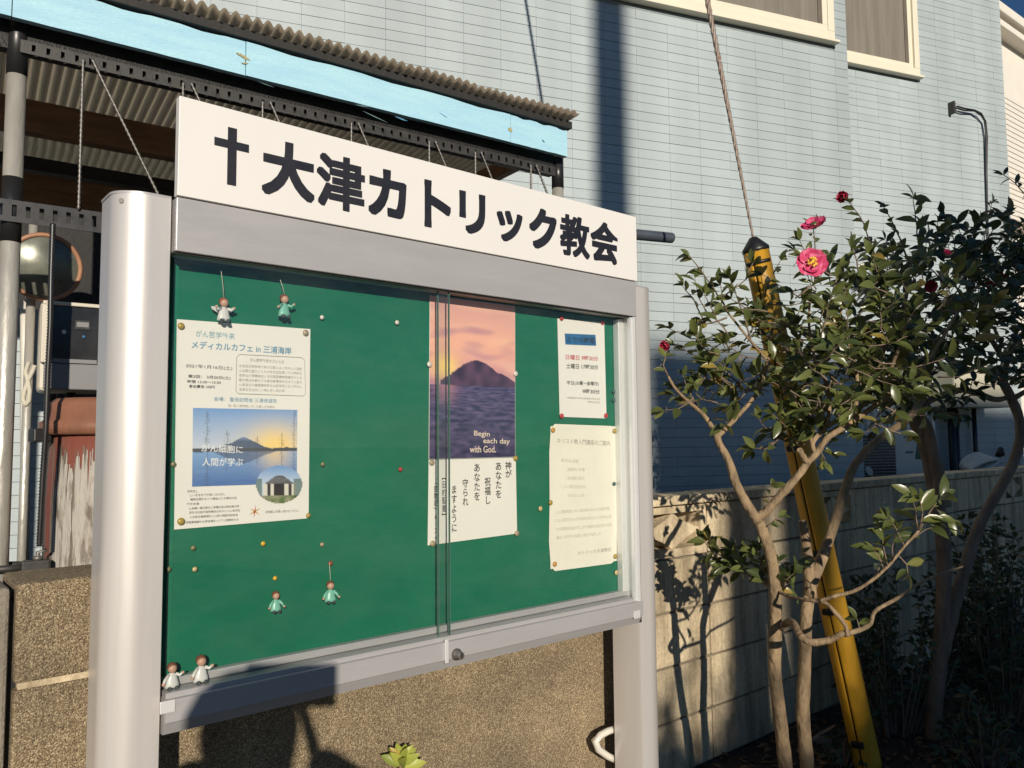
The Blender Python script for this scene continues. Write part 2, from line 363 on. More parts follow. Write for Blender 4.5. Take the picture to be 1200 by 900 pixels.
M['mirror'] = pm('dusty_convex_mirror', (.24, .25, .20), .30, .35, .55, 7, rvar=.1)
M['mirror_rim'] = pm('faded_orange_mirror_rim', (.40, .20, .11), .5, 0, .3, 12)
M['ac'] = pm('ivory_appliance', (.60, .58, .52), .45, 0, .06, 6)
M['utility'] = pm('beige_utility_box', (.50, .47, .36), .5, 0, .08, 6)
M['far_wall'] = pm('cream_stucco', (.74, .70, .62), .7, 0, .04, 6)
M['far_trim'] = pm('brown_trim', (.35, .29, .22), .6)
M['skin'] = pm('pin_skin', (.62, .36, .25), .5)
M['hair'] = pm('figurine_hair', (.20, .07, .03), .6)
M['hair_red'] = pm('figurine_red_hair', (.38, .08, .035), .6)
M['fig_white'] = pm('figurine_white_glaze', (.74, .73, .69), .35)
M['fig_green'] = pm('figurine_green_glaze', (.22, .55, .42), .35)
M['fig_dark'] = pm('figurine_dark_glaze', (.05, .06, .065), .35)
M['cord'] = pm('pale_cord', (.60, .56, .45), .8)
M['cloth'] = pm('dark_coat', (.03, .03, .04), .9)
M['person_skin'] = pm('skin', (.50, .32, .23), .55)
# ------------------------------------------------------------------ layout
_d = ray(1693, 507); TH_B = math.atan2(_d.y, _d.x)
BO = Frame(at(200, 500, 1.2), TH_B)                           # front of the notice board
_d = ray(3050, 495); TH_H = math.atan2(_d.y, _d.x)
HO = Frame(at(715, 400, 4.70), TH_H)                          # front of the tiled house
_d = ray(1940, 505); TH_C = math.atan2(_d.y, _d.x)
CP = Frame(at(10, 300, 2.02), TH_C)                           # front of the lean-to
BW = Frame(at(770, 600, 2.90), TH_B)                          # concrete block wall
SOIL = BW.hit(838, 890)[1]

# ------------------------------------------------------------------ ground
g = MB(); n = 60
def gz(x, y): return SOIL + .02 * noise.noise(V((x * 2.2, y * 2.2, 0))) + .012 * noise.noise(V((x * 8, y * 8, 3)))
kerb_y = -.55
vs = []; fs = []
nx, ny = 90, 60
for j in range(ny + 1):
    for i in range(nx + 1):
        lx = -6 + 16 * i / nx; ly = kerb_y + .1 + (8.5) * (j / ny) ** 1.5
        p = BO.w(lx, ly, 0); vs.append((p.x, p.y, gz(p.x, p.y)))
for j in range(ny):
    for i in range(nx):
        a = j * (nx + 1) + i; fs.append((a, a + 1, a + nx + 2, a + nx + 1))
structure(g.add(vs, fs, True).build('soil_bed', M['soil']))
g = MB().add([(-200, -200, 0), (200, -200, 0), (200, 200, 0), (-200, 200, 0)], [(0, 1, 2, 3)])
structure(g.build('ground', M['asphalt']))
for k in range(16):
    kb = MB().box(k * 1.0 + .003, k * 1.0 + .997, 0, .1, 0, SOIL + .03)
    o = kb.build('kerb', M['block_dark'], None, BO.w(-6, kerb_y, 0), TH_B, bevel=.012); structure(o)

# ------------------------------------------------------------------ blue tiled house
def wall_tiles(root, spec, x0, x1, z0, z1, yf, xref, holes, pick, tw=.227, th_=.06):
    """tiles on the face y=yf; returns list of (x,z,w)"""
    out = []
    i0 = math.floor((x0 - xref) / tw); i1 = math.ceil((x1 - xref) / tw)
    for j in range(int((z1 - z0) / th_)):
        za = z0 + j * th_
        for i in range(i0, i1):
            xa = max(x0, xref + i * tw); xb = min(x1, xref + (i + 1) * tw)
            if xb - xa < .03: continue
            if any(xb > h[0] and xa < h[1] and za + th_ > h[2] and za < h[3] for h in holes): continue
            out.append((xa, xb, za))
    return out
house = empty('tiled_house', HO.w(0, 0, 0), TH_H)
tag(house, 'blue grey tiled house with cream framed upstairs windows behind the lean-to', 'house')
XC = HO.hit(994, 100)[0]                      # corner where the wall steps back
SET = .66
XR = HO.hit(1176, 100, SET)[0]
XL = HO.hit(-60, 300)[0] - .6
ZB, ZT = .5, 6.3
MB().box(XL, XC - .004, .004, SET + 4, 0, ZT).build('front_wall', M['joint'], house)
MB().box(XC - .004, XR - .004, SET + .004, SET + 4, 0, ZT - .01).build('set_back_wall', M['joint'], house)
# windows
def window(x0, x1, z0, z1, yf, mid, name='window'):
    fr = MB(); t = .055
    fr.box(x0, x1, yf - .05, yf + .02, z0, z0 + t); fr.box(x0, x1, yf - .05, yf + .02, z1 - t, z1)
    fr.box(x0, x0 + t, yf - .05, yf + .02, z0 + t, z1 - t); fr.box(x1 - t, x1, yf - .05, yf + .02, z0 + t, z1 - t)
    fo = fr.build(name, M['cream'], house, bevel=.004)
    MB().box(x0 - .03, x1 + .035, yf - .062, yf - .002, z0 - .022, z0 - .004).build('window_sill', M['cream'], fo, bevel=.003)
    xm = (x0 + x1) / 2
    spans = [(x0 + t, xm + .03, -.012), (xm - .03, x1 - t, -.032)] if mid else [(x0 + t, x1 - t, -.02)]
    for a, b, y in spans:
        s = MB(); k = .042
        for q in ((a, b, z0 + t, z0 + t + k), (a, b, z1 - t - k, z1 - t), (a, a + k, z0 + t + k, z1 - t - k), (b - k, b, z0 + t + k, z1 - t - k)):
            s.box(q[0], q[1], yf + y - .009, yf + y + .009, q[2], q[3])
        s.build('sash', M['cream'], fo, bevel=.002)
        MB().box(b - k - .035, b - k - .001, yf + y - .006, yf + y + .004, z0 + t + k, z1 - t - k).build('sash_stile', M['sash'], fo)
        MB().box(a + k - .002, b - k - .036, yf + y - .001, yf + y + .003, z0 + t + k - .002, z1 - t - k + .002).build('pane', M['pane'], fo)
wx1 = HO.hit(979, 48, -.05)[0]; wz0 = HO.hit(979, 46, -.05)[1]
xm_ = HO.hit(839, 20, -.05)[0]; wx0 = 2 * xm_ - wx1
window(wx0, wx1, wz0, wz0 + 1.1, 0, True)
rx1 = HO.hit(1079, 88, SET - .05)[0]; rz0 = HO.hit(1079, 88, SET - .05)[1]
window(rx1 - .95, rx1, rz0, rz0 + 1.25, SET, False)
xref = HO.hit(782, 60)[0]; zref = HO.hit(760, 25)[1]
z0t = zref - math.ceil((zref - ZB) / .06) * .06
tl = [t + (0,) for t in wall_tiles(house, 0, XL, XC, z0t, ZT, 0, xref, [(wx0, wx1, wz0, wz0 + 1.1)], 0)]
tr_ = [t + (SET,) for t in wall_tiles(house, 0, XC, XR, z0t, ZT, SET, XC + .05, [(rx1 - .95, rx1, rz0, rz0 + 1.25)], 0)]
GAPX, GAPZ, PROUD = .0006, .0014, .0030
def shows(t):
    p = proj(HO.w((t[0] + t[1]) / 2, t[3], t[2] + .03))
    x, y = p[0], p[1]
    if not (0 < x < 1200 and 0 < y < 520): return None
    if x < 675 and y > 145 - (675 - x) * .27: return None
    if x < 745 and y > 255 - (745 - x) * .266: return None
    return -p[2]
vis = sorted([t for t in tl + tr_ if shows(t) is not None and abs(t[1] - t[0] - .227) < .001], key=shows, reverse=True)
near = set(vis[:300])
tm = MB().box(-.1135 + GAPX, .1135 - GAPX, -PROUD, .003, GAPZ, .06 - GAPZ).mesh('tile', M['tile'])
for t in vis[:300]:
    o = link('tile', tm, house, ((t[0] + t[1]) / 2, t[3] + random.uniform(-.0008, .0008), t[2]))
rest = MB()
for t in tl + tr_:
    if t in near: continue
    d = random.uniform(-.0008, .0008)
    rest.box(t[0] + GAPX, t[1] - GAPX, t[3] - PROUD + d, t[3] + .003, t[2] + GAPZ, t[2] + .06 - GAPZ)
o = rest.build('tile_field', M['tile'], house, recalc=False); o['kind'] = 'stuff'
MB().box(XL - .3, XR + .3, -.45, SET + 4.3, ZT, ZT + .18).build('roof', M['joint'], house)
# cable hanging from a bracket on the set-back wall
cab = empty('wall_cable', HO.w(*[HO.hit(1115, 127, SET)[0], SET, HO.hit(1115, 275, SET)[1]]), TH_H)
tag(cab, 'thin dark cable looping from a wall bracket at the right end of the tiled house', 'cable')
def hp(px, py, y, base):
    x, z = HO.hit(px, py, y); bx, bz = HO.hit(1115, 127, SET)[0], HO.hit(1115, 275, SET)[1]
    return V((x - bx, y - base, z - bz))
for off in (0, 2.4):
    pts = [hp(1118 + off, 127, SET - .05, SET), hp(1122, 124.5 + off, SET - .05, SET), hp(1130, 127 + off, SET - .05, SET), hp(1142, 129 + off * .4, SET - .05, SET), hp(1150, 133 + off, SET - .05, SET), hp(1155 - off * .5, 142, SET - .04, SET), hp(1157 - off * .6, 160, SET - .03, SET), hp(1156.4 - off * .4, 200, SET - .02, SET), hp(1158, 280, SET - .02, SET), hp(1160, 400, SET - .02, SET)]
    MB().tube(pts, .007, 6).build('cable', M['black'], cab)
p = hp(1114, 127, SET - .02, SET)
MB().box(p.x - .012, p.x + .012, -.06, -.006, p.z - .055, p.z + .05).build('bracket', M['slotted'], cab)

# ------------------------------------------------------------------ cream building beyond the house
_d = ray(1850, 500); TH_F = math.atan2(_d.y, _d.x)
FB = Frame(at(1172, 100, 10.5), TH_F)
fb = empty('cream_building', FB.w(0, 0, 0), TH_F)
tag(fb, 'cream building with ribbed siding and deep eaves at the far right edge', 'building')
zt = FB.hit(1176, 47)[1]; zr = FB.hit(1185, 108)[1]
MB().box(-1.6, 8, .03, 6, 0, zt).build('wall', M['far_wall'], fb)
e = MB(); e.box(-1.7, 8, -.16, .6, zt, zt + .09); e.build('eave', M['far_wall'], fb, bevel=.01)
e = MB(); e.box(-1.7, 8, -.22, .5, zt + .13, zt + .27); e.build('roof_edge', M['far_wall'], fb, bevel=.02)
e = MB(); e.box(-1.7, 8, -.10, .6, zt + .09, zt + .13); e.build('gutter', M['far_trim'], fb)
zb_ = FB.hit(1188, 258)[1]
rib = MB()
for k in range(int((zr - zb_) / .075)):
    rib.box(-1.6, 8, .0, .04, zb_ + k * .075, zb_ + k * .075 + .062)
rib.build('ribbed_siding', M['far_wall'], fb)
MB().box(-1.6, 8, -.06, .03, zb_ - .16, zb_ - .02).build('band', M['far_trim'], fb)

# ------------------------------------------------------------------ concrete block wall
bw = empty('block_wall', BW.w(0, 0, SOIL), TH_B)
tag(bw, 'low weathered concrete block wall with openwork top course behind the camellia', 'wall')
ztop = BW.hit(800, 580.5)[1] - SOIL
cap_h = .035; CH = (ztop - cap_h) / 5.0; xj = BW.hit(832, 700)[0]; BL = .40
TB = .12
def block_mesh(wd, hh):
    return MB().box(.004, wd - .004, 0, TB, .004, hh - .004).mesh('block', M['block'])
bm_ = block_mesh(BL, CH)
def screen_block():
    m = MB(); t = .035; w_, h_ = BL - .008, CH - .004
    m.box(.004, w_, 0, TB, .004, t); m.box(.004, w_, 0, TB, h_ - t * .7, h_)
    m.box(.004, t + .004, .001, TB - .001, t, h_ - t * .7); m.box(w_ - t, w_, .001, TB - .001, t, h_ - t * .7)
    cx = BL / 2; cz = CH / 2; ax = w_ / 2 - t + .006; az = h_ / 2 - t + .012; pts = []
    for k in range(40):
        a = 2 * math.pi * k / 40
        pts.append((cx + ax * math.copysign(abs(math.cos(a)) ** 3, math.cos(a)) * 1.0 + .014 * math.cos(a), cz + az * math.copysign(abs(math.sin(a)) ** 2.2, math.sin(a))))
    m.slab(pts, .012, TB - .012)
    return m.mesh('screen_block', M['block'])
sm_ = screen_block()
def add_bevel(o, w_):
    m = o.modifiers.new('bevel', 'BEVEL'); m.width = w_; m.segments = 1; m.limit_method = 'ANGLE'
for i in range(-3, 14):
    for j in range(5):
        scr = (j == 4 and i in (-1, 2, 5, 8))
        o = link('screen_block' if scr else 'block', sm_ if scr else bm_, bw, (xj + i * BL, random.uniform(-.003, .003), j * CH))
        if not scr: add_bevel(o, .005)
MB().box(xj - 3 * BL, xj + 14 * BL, .010, TB - .010, -.2, 4 * CH).build('mortar', M['mortar'], bw)
for i in range(-3, 14):
    o = MB().box(.002, BL - .002, -.012, TB + .012, 0, cap_h).build('coping', M['block'], bw, (xj + i * BL, 0, 5 * CH + random.uniform(0, .002)), bevel=.005)

# ------------------------------------------------------------------ washed aggregate wall behind the board
AGY = .165
AG = Frame(BO.w(0, AGY, 0), TH_B)
za = (AG.hit(20, 686)[1] + AG.hit(114, 673.5)[1]) / 2
xcr = AG.hit(13, 780)[0]; xend = AG.hit(745, 700)[0]
zj = AG.hit(30, 804)[1]
ag = empty('aggregate_wall', AG.w(0, 0, SOIL), TH_B)
tag(ag, 'brown washed aggregate concrete wall running behind the notice board', 'wall')
def agb(x0, x1, z0, z1, nm='block', mt='agg'):
    MB().box(x0, x1, 0, .15, z0 - SOIL, z1 - SOIL).build(nm, M[mt], ag, bevel=.006)
agb(xcr + .004, xend, zj + .004, za); agb(xcr + .004, xend, SOIL - .2, zj - .004)
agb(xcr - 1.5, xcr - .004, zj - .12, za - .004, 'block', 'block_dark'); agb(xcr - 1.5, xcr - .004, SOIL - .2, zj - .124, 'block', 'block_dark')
MB().box(xcr + .01, xend - .01, .004, .146, zj - .01 - SOIL, zj + .01 - SOIL).build('mortar', M['block'], ag)
MB().box(xcr - .02, xcr + .03, .02, .14, -.2, za - SOIL - .03).build('mortar', M['rubber'], ag)
# ------------------------------------------------------------------ lean-to carport in front of the house
lt = empty('lean_to', CP.w(0, 0, SOIL), TH_C)
tag(lt, 'lean-to with sky blue fascia board and corrugated roof behind the white sign', 'lean-to')
def cz(z): return z - SOIL
FY = -.045
fx1, fz0 = CP.hit(664, 184, FY); fx0 = -.9
fz1 = CP.hit(664, 154, FY)[1]
# fascia: three boards butted at the scarred joints
xs_ = [fx0, CP.hit(14, 10, FY)[0], CP.hit(287, 80, FY)[0], CP.hit(597, 140, FY)[0], fx1]
for k in range(4):
    b = MB(); n = 14; a, c = xs_[k] + .0012, xs_[k + 1] - .0012
    ztop_ = fz1 + .006 + .012 * math.sin(k * 2.1)
    poly = [(a + (c - a) * i / n, cz(fz0) + .0015 * noise.noise(V((i * .7 + k * 9, 0, 0)))) for i in range(n + 1)]
    poly += [(c - (c - a) * i / n, cz(fz1 + .004 * math.sin(1.3 * i + k))) for i in range(n + 1)]
    b.slab(poly, FY - .008 + .0015 * (k % 2), FY + .014)
    b.build('fascia_board', M['fascia'], lt)
rs_ = random.Random(8)
def sliver(px, py, L, H, tilt, mat, nm):
    x, z = CP.hit(px, py, FY - .01); z = cz(z); n = 9
    up = [(x + L * (i / n - .5), z + tilt * (i / n - .5) + H * math.sin(math.pi * (.04 + .92 * i / n)) * rs_.uniform(.3, 1)) for i in range(n + 1)]
    dn = [(x + L * (i / n - .5), z + tilt * (i / n - .5) - H * math.sin(math.pi * (.04 + .92 * i / n)) * rs_.uniform(.3, 1)) for i in range(n, -1, -1)]
    MB().slab(dn[::-1] + up[::-1], FY - .0098, FY - .0076).build(nm, M[mat], lt)
sliver(285, 66, .042, .009, -.012, 'fascia_wear', 'paint_scar'); sliver(287, 74, .02, .004, .004, 'fascia_wear', 'paint_scar'); sliver(598, 152, .02, .013, .0, 'fascia_wear', 'paint_scar')
for px, py, L, H, tl_ in ((425, 124, .05, .0016, .004), (440, 137, .09, .0012, -.02), (470, 139, .05, .003, -.006), (520, 135, .03, .002, -.01), (637, 165, .012, .004, -.008), (312, 99, .05, .0006, -.006)):
    sliver(px, py, L, H, tl_, 'ink_pale' if H < .0018 else 'ink_blue', 'paint_scratch')
# corrugated sheet
PIT, AMP = .032, .0085
rz = cz(fz1 + .046); yb = None
rear = 1.5
vs = []; fs = []; m_ = 10; xa_, xb_ = fx0, CP.hit(676, 146, FY - .05)[0]
nw = int((xb_ - xa_) / PIT * m_)
def sag(x, y): return .006 * noise.noise(V((x * 2.3, y * 2, 5))) + (.004 * noise.noise(V((x * 14, y * 9, 1))) if y < 0 else 0)
ys = [FY - .062, FY - .03, .1, .5, .9, rear]
for j, y in enumerate(ys):
    for i in range(nw + 1):
        x = xa_ + i * PIT / m_
        yy = y + (.012 * noise.noise(V((x * 3.1, 7, 0))) if j == 0 else 0)
        vs.append((x, yy, rz + AMP * math.cos(2 * math.pi * i / m_) + sag(x, y) - .05 * max(0, y)))
for j in range(len(ys) - 1):
    for i in range(nw):
        a = j * (nw + 1) + i; fs.append((a, a + 1, a + nw + 2, a + nw + 1))
o = MB().add(vs, fs, True).build('corrugated_roof', M['roofsheet'], lt)
sm2 = o.modifiers.new('solid', 'SOLIDIFY'); sm2.thickness = .0035
# purlin right behind the fascia top, strip coloured near-black for the shade under the sheet
MB().box(fx0, fx1 + .012, FY - .022, FY + .012, cz(fz1) + .006, rz - .013).build('eave_gap_strip', M['darkpanel'], lt)
MB().box(fx0, fx1 - .02, FY + .055, FY + .09, cz(fz0) - .06, cz(fz0) + .03).build('beam_and_backing', M['dark_steel'], lt)
def slotted(name, x0, x1, z0, z1, y, pitch=.05, sw=.011, off=0., mat='slotted'):
    """steel angle with real slots"""
    m = MB(); h = z1 - z0; a = z0 + h * .25; b = z1 - h * .22; th = .004
    m.box(x0, x1, y, y + th, z0, a); m.box(x0, x1, y, y + th, b, z1)
    x = x0
    k = math.floor((x0 - off) / pitch)
    while x < x1:
        k += 1; nxt = off + k * pitch
        e = min(nxt, x1)
        if e > x + .001: m.box(x, e, y, y + th, a, b)
        x = nxt + sw
    m.box(x0, x1, y + th, y + .03, z1 - .004, z1)
    return m.build(name, M[mat], lt)
sy = FY + .034
uz1 = CP.hit(25, 46, sy)[1]; uz0 = CP.hit(25, 61, sy)[1]
slotted('slotted_angle', CP.hit(24, 50, sy)[0], fx1 - .03, cz(uz0), cz(uz1), sy, .034, .009)
MB().box(CP.hit(24, 50, sy)[0], fx1 - .03, sy + .018, sy + .0205, cz(uz0) + .004, cz(uz1) + .02).build('beam_and_backing', M['dark_steel'], lt)  # thin dark sheet added behind the slots so they read dark
lz1 = CP.hit(64, 241, sy)[1]; lz0 = CP.hit(64, 266, sy)[1]
slotted('slotted_angle', -.25, fx1 - .03, cz(lz0), cz(lz1), sy, .031, .011, CP.hit(30, 250, sy)[0], 'chord')
# threaded rods: a vertical and a diagonal in every bay
xsrod = [CP.hit(px, py, sy)[0] for px, py in ((97, 80), (214, 105), (307, 130), (411, 150), (502, 165), (556, 178), (621, 195))]
for k, x in enumerate(xsrod):
    r_ = .0052
    def thread(p, q):
        L = (q - p).length; nn = int(L / .007); m = MB()
        m.tube([p + (q - p) * i / nn for i in range(nn + 1)], [r_ * (1.0 if i % 2 else .55) for i in range(nn + 1)], 6)
        return m
    thread(V((x, sy - .006, cz(uz0) + .02)), V((x, sy - .006, cz(lz1) - .004))).build('threaded_rod', M['rod'], lt)
    x2 = xsrod[k + 1] if k + 1 < len(xsrod) else x + .22
    thread(V((x + .02, sy - .012, cz(uz0) + .022)), V((x + .02 + .60 * min(.36, .36), sy - .012, cz(lz1) - .004))).build('threaded_rod', M['rod'], lt)
# posts
def post(px, py, dia, top, segs):
    x = CP.hit(px, py, .0)[0]
    o = MB().tube([V((x, .02, -.1)), V((x, .02, top))], dia / 2, 20).build('pipe_post', M['galv'], lt)
    for z0, z1 in segs: MB().tube([V((x, .02, z0)), V((x, .02, z1))], dia / 2 + .0012, 20).build('dark_band', M['smooth_black'], o)  # plain dark bands round the pipe
    return x
pzc = lambda px, py: cz(CP.hit(px, py, .02)[1])
post(8, 400, .047, cz(fz0) + .1, [(pzc(10, 87), cz(fz0) + .09), (pzc(10, 284), pzc(10, 208))])
post(657, 200, .046, cz(fz0) + .02, [(pzc(657, 222), cz(fz0) + .015)])
MB().tube([V((-.55, .02, -.1)), V((-.55, .02, cz(fz0)))], .024, 16).build('pipe_post', M['galv'], lt)
# timber beams under the sheet
def beam(y, px, py0, py1, mat='wood', th=.05, x0=-.9, x1=None):
    z1 = CP.hit(px, py0, y)[1]; z0 = CP.hit(px, py1, y)[1]
    MB().box(x0, x1 if x1 else fx1 - .05, y, y + th, cz(z0), cz(z1)).build('timber_beam', M[mat], lt, bevel=.004)
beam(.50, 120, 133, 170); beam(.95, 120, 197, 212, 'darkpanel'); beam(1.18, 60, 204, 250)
for kx in (fx1 - .03,):
    MB().box(kx - .04, kx, .08, 1.4, rz - .13, rz - .06).build('timber_beam', M['wood'], lt, bevel=.004)
# near-black panels added to keep the back of the lean-to dark
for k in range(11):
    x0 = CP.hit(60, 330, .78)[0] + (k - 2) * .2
    MB().box(x0 + .001, x0 + .199, .78 + .002 * (k % 2), .80, .3 if k > 1 else cz(CP.hit(40, 362, .78)[1]), cz(CP.hit(60, 240, .78)[1])).build('dark_infill', M['darkpanel'], lt)
# scaffold clamp on the left pipe
ck = empty('scaffold_clamp', CP.w(CP.hit(16, 665, -.03)[0], -.03, CP.hit(16, 665, -.03)[1] - .03), TH_C); ck.scale = (1.15, 1, 1.1)
tag(ck, 'grey steel scaffold clamp on the left pipe just above the aggregate wall', 'clamp')
MB().tube([V((-.035 + .0 * i, .04 + .034 * math.sin(a), .02 + 0)) if 0 else V((-.012 + .036 * math.cos(a), .04 + .036 * math.sin(a), .025)) for i, a in enumerate([2 * math.pi * k / 16 for k in range(16)])], .009, 6, closed=True).build('collar', M['slotted'], ck)
MB().box(.014, .07, -.012, .02, .006, .04).build('jaw', M['slotted'], ck, bevel=.004)
MB().tube([V((.045, .0, .0)), V((.045, .0, .058)), V((.062, -.004, .062))], .005, 6).build('bolt', M['rod'], ck)
MB().lathe([(.010, 0), (.010, .009)], 6, V((.045, 0, .040))).build('nut', M['rod'], ck)
# slate pipe poking out behind the sign's right end
px_, pz_ = CP.hit(789, 279, .05)
pp = CP.w(px_, .05, pz_)
hd = V((math.cos(TH_H), math.sin(TH_H), 0))
o = MB().tube([V((-1.1, 0, 0)), V((-.012, 0, 0)), V((-.004, 0, 0)), V((0, 0, 0))], [.024, .024, .022, .017], 20).build('steel_pipe', M['pipe_grey'], None, pp, TH_H)
tag(o, 'slate grey pipe end sticking out behind the right end of the white sign', 'pipe')

# ------------------------------------------------------------------ things stored under the lean-to
# traffic mirror
mc = at(52, 313, 2.42); mr_ = 39 / FPX * 2.42
face = (CAM + V((.25, 0, .1)) - mc).normalized()
mo = empty('convex_mirror', V((mc.x, mc.y, SOIL)), 0)
tag(mo, 'round convex mirror with an orange rim beside the left pipe', 'mirror')
c0 = mc - V((mc.x, mc.y, SOIL))
prof = [(mr_ * .95 * math.sin(t), -mr_ * .22 * (1 - math.cos(t)) / (1 - math.cos(1.0)) if 0 else .024 - .024 * (math.sin(t) / 1.0) ** 2) for t in [i / 12 * math.pi / 2 for i in range(13)]]
prof = [(max(1e-7, r), z) for r, z in prof]
MB().lathe(prof[::-1], 36, c0, face).build('mirror_face', M['mirror'], mo)
e1 = face.orthogonal().normalized(); e2 = face.cross(e1)
MB().tube([c0 + (e1 * math.cos(a) + e2 * math.sin(a)) * mr_ * .97 for a in [2 * math.pi * k / 40 for k in range(40)]], .0075, 8, closed=True).build('rim', M['mirror_rim'], mo)
MB().lathe([(mr_ * .96, -.03), (mr_ * .99, 0)], 36, c0, face).build('back_shell', M['mirror_rim'], mo)
MB().tube([c0 - face * .05 + V((-.035, 0, -c0.z)), c0 - face * .05 + V((-.035, 0, mr_ + .05))], .013, 14).build('pole', M['galv'], mo)
# electric meter box
x0, z0 = CP.hit(45, 458, .42); x1, z1 = CP.hit(119, 357, .42); x1 += .02
eb = empty('meter_box', CP.w((x0 + x1) / 2, .42, z0), TH_C)
tag(eb, 'cream electric meter box with dark glazed face below the round mirror', 'meter box')
wd, hh = x1 - x0, z1 - z0; h2 = wd / 2; zm = hh * .31
MB().box(-h2, h2, .012, .14, 0, hh).build('case', M['box_cream'], eb, bevel=.012)
MB().box(-h2 + .012, h2 - .01, -.004, .012, .006, zm).build('lower_cover', M['box_grey'], eb, bevel=.004)
f = MB(); f.box(-h2 + .004, h2 - .004, -.012, .013, hh - .014, hh - .002); f.box(-h2 + .002, -h2 + .032, -.012, .013, zm, hh - .014); f.box(h2 - .022, h2 - .002, -.012, .013, zm, hh - .014)
f.build('window_frame', M['box_cream'], eb, bevel=.003)
MB().box(-h2 + .032, h2 - .022, -.002, .011, zm + .012, hh - .014).build('meter_face', M['meter_dark'], eb)
MB().box(.0, .042, -.006, -.001, hh * .70, hh * .80).build('display', M['chord'], eb)
MB().box(.004, .038, -.0075, -.0061, hh * .725, hh * .78).build('label', M['box_grey'], eb)
MB().lathe([(.007, 0), (.006, .004)], 12, V((-.03, -.002, hh * .66)), V((0, -1, 0))).build('seal', M['fig_white'], eb)
MB().lathe([(.005, 0), (.004, .004)], 12, V((.025, -.002, hh * .62)), V((0, -1, 0))).build('button', M['blue_tape'], eb)
MB().box(-h2 + .03, h2 - .03, -.007, -.001, zm + .002, zm + .014).build('terminal_strip', M['box_grey'], eb)
MB().tube([V((0, .06, .02)), V((0, .06, -z0 + SOIL))], .014, 10).build('conduit', M['slotted'], eb)
# barrel
M['primer'] = pm('grey_brown_primer', (.20, .165, .13), .8, 0, .4, 25, .3, 60, stretch=(1, 1, .3))
bc = at(141, 600, 2.26); rb = .19
ba = empty('old_barrel', V((bc.x, bc.y, SOIL)), 0)
tag(ba, 'reddish brown lidded barrel with flaking paint above the aggregate wall', 'barrel')
bz = at(141, 510, 2.26).z - SOIL
prof = [(rb * .80, 0), (rb * .9, bz * .25), (rb * .97, bz * .6), (rb * .98, bz * .85), (rb * .95, bz)]
MB().lathe(prof, 40).build('body', M['barrel'], ba)
lp = [(rb * 1.0, bz), (rb * 1.09, bz + .004), (rb * 1.10, bz + .035), (rb * 1.03, bz + .042), (rb * .99, bz + .085), (rb * .9, bz + .10), (.001, bz + .11)]
MB().lathe(lp, 40).build('lid', M['barrel_lid'], ba)
def flake(a0, a1, z0_, z1_, seed):
    m = MB(); n = 64; L = []; Rr = []
    rad = lambda z: rb * (.80 + .18 * min(1, max(0, z / bz) * 1.3)) + .002
    vs = []; fs = []; nc = 6
    for i in range(n + 1):
        z = z0_ + (z1_ - z0_) * i / n
        tp = min(1, 22 * (n - i) / n + .6)
        aa = (a0 + a1) / 2; hw = (a1 - a0) / 2 * tp
        l = aa - hw * (1 + .30 * noise.noise(V((z * 12, seed, 0))) + .22 * noise.noise(V((z * 70, seed, 3)))); r = aa + hw * (1 + .30 * noise.noise(V((z * 14, seed + 7, 0))) + .25 * noise.noise(V((z * 80, seed, 9))))
        for k in range(nc + 1):
            a = l + (r - l) * k / nc
            # profile radius by interpolation
            rr = None
            for (r1, z1p), (r2, z2p) in zip(prof, prof[1:]):
                if z1p <= z <= z2p: rr = r1 + (r2 - r1) * (z - z1p) / (z2p - z1p)
            rr = (rr or rb * .95) + .0018
            vs.append((rr * math.cos(a), rr * math.sin(a), z))
    for i in range(n):
        for k in range(nc):
            b = i * (nc + 1) + k; fs.append((b, b + 1, b + nc + 2, b + nc + 1))
    m.add(vs, fs, True).build('paint_flake', M['flake'], ba)
base_a = math.atan2(-bc.y, -bc.x)
def rad_at(z):
    for (r1, z1p), (r2, z2p) in zip(prof, prof[1:]):
        if z1p <= z <= z2p: return r1 + (r2 - r1) * (z - z1p) / (z2p - z1p)
    return rb * .95
def streaks(bands, mat, lift, seed):
    rn = random.Random(seed); m = MB()
    for a0, a1, z0_, z1_, cnt in bands:
        for q in range(cnt):
            a = rn.uniform(a0, a1); w_ = rn.uniform(.008, .035); zt_ = z1_ - abs(rn.gauss(0, .07)) * (z1_ - z0_) - (rn.random() < .4) * rn.random() * (z1_ - z0_) * .7; L = rn.uniform(.12, .75) * (z1_ - z0_); nn_ = 10; vs = []; fs = []; lf = lift + rn.uniform(0, .0012)
            for i in range(nn_ + 1):
                z = max(z0_, zt_ - L * i / nn_); ww = w_ * (.45 + .7 * rn.random()) * (1 if 0 < i < nn_ else .4); ac = a + .012 * noise.noise(V((z * 20, q, 0)))
                r = rad_at(z) + lf
                vs += [(r * math.cos(ac - ww), r * math.sin(ac - ww), z), (r * math.cos(ac + ww), r * math.sin(ac + ww), z)]
            for i in range(nn_): fs.append((2 * i, 2 * i + 1, 2 * i + 3, 2 * i + 2))
            m.add(vs, fs, True)
    o = m.build('paint_flake', M[mat], ba, recalc=False); o['kind'] = 'stuff'
streaks([(base_a - 1.15, base_a - .05, 0, bz * .985, 90)], 'primer', .0008, 3)
streaks([(base_a - 1.0, base_a - .66, 0, bz * .965, 46), (base_a - .62, base_a - .12, 0, bz * .985, 60), (base_a + .08, base_a + .2, bz * .7, bz * .84, 5)], 'flake', .0024, 5)
hp_ = V((math.cos(base_a - 1.25), math.sin(base_a - 1.25), 0))
MB().obox(hp_ * (rb * 1.1) + V((0, 0, bz + .0)), hp_ * .022, hp_.cross(V((0, 0, 1))) * .03, V((0, 0, .018))).build('lid_clip', M['black'], ba, bevel=.004)
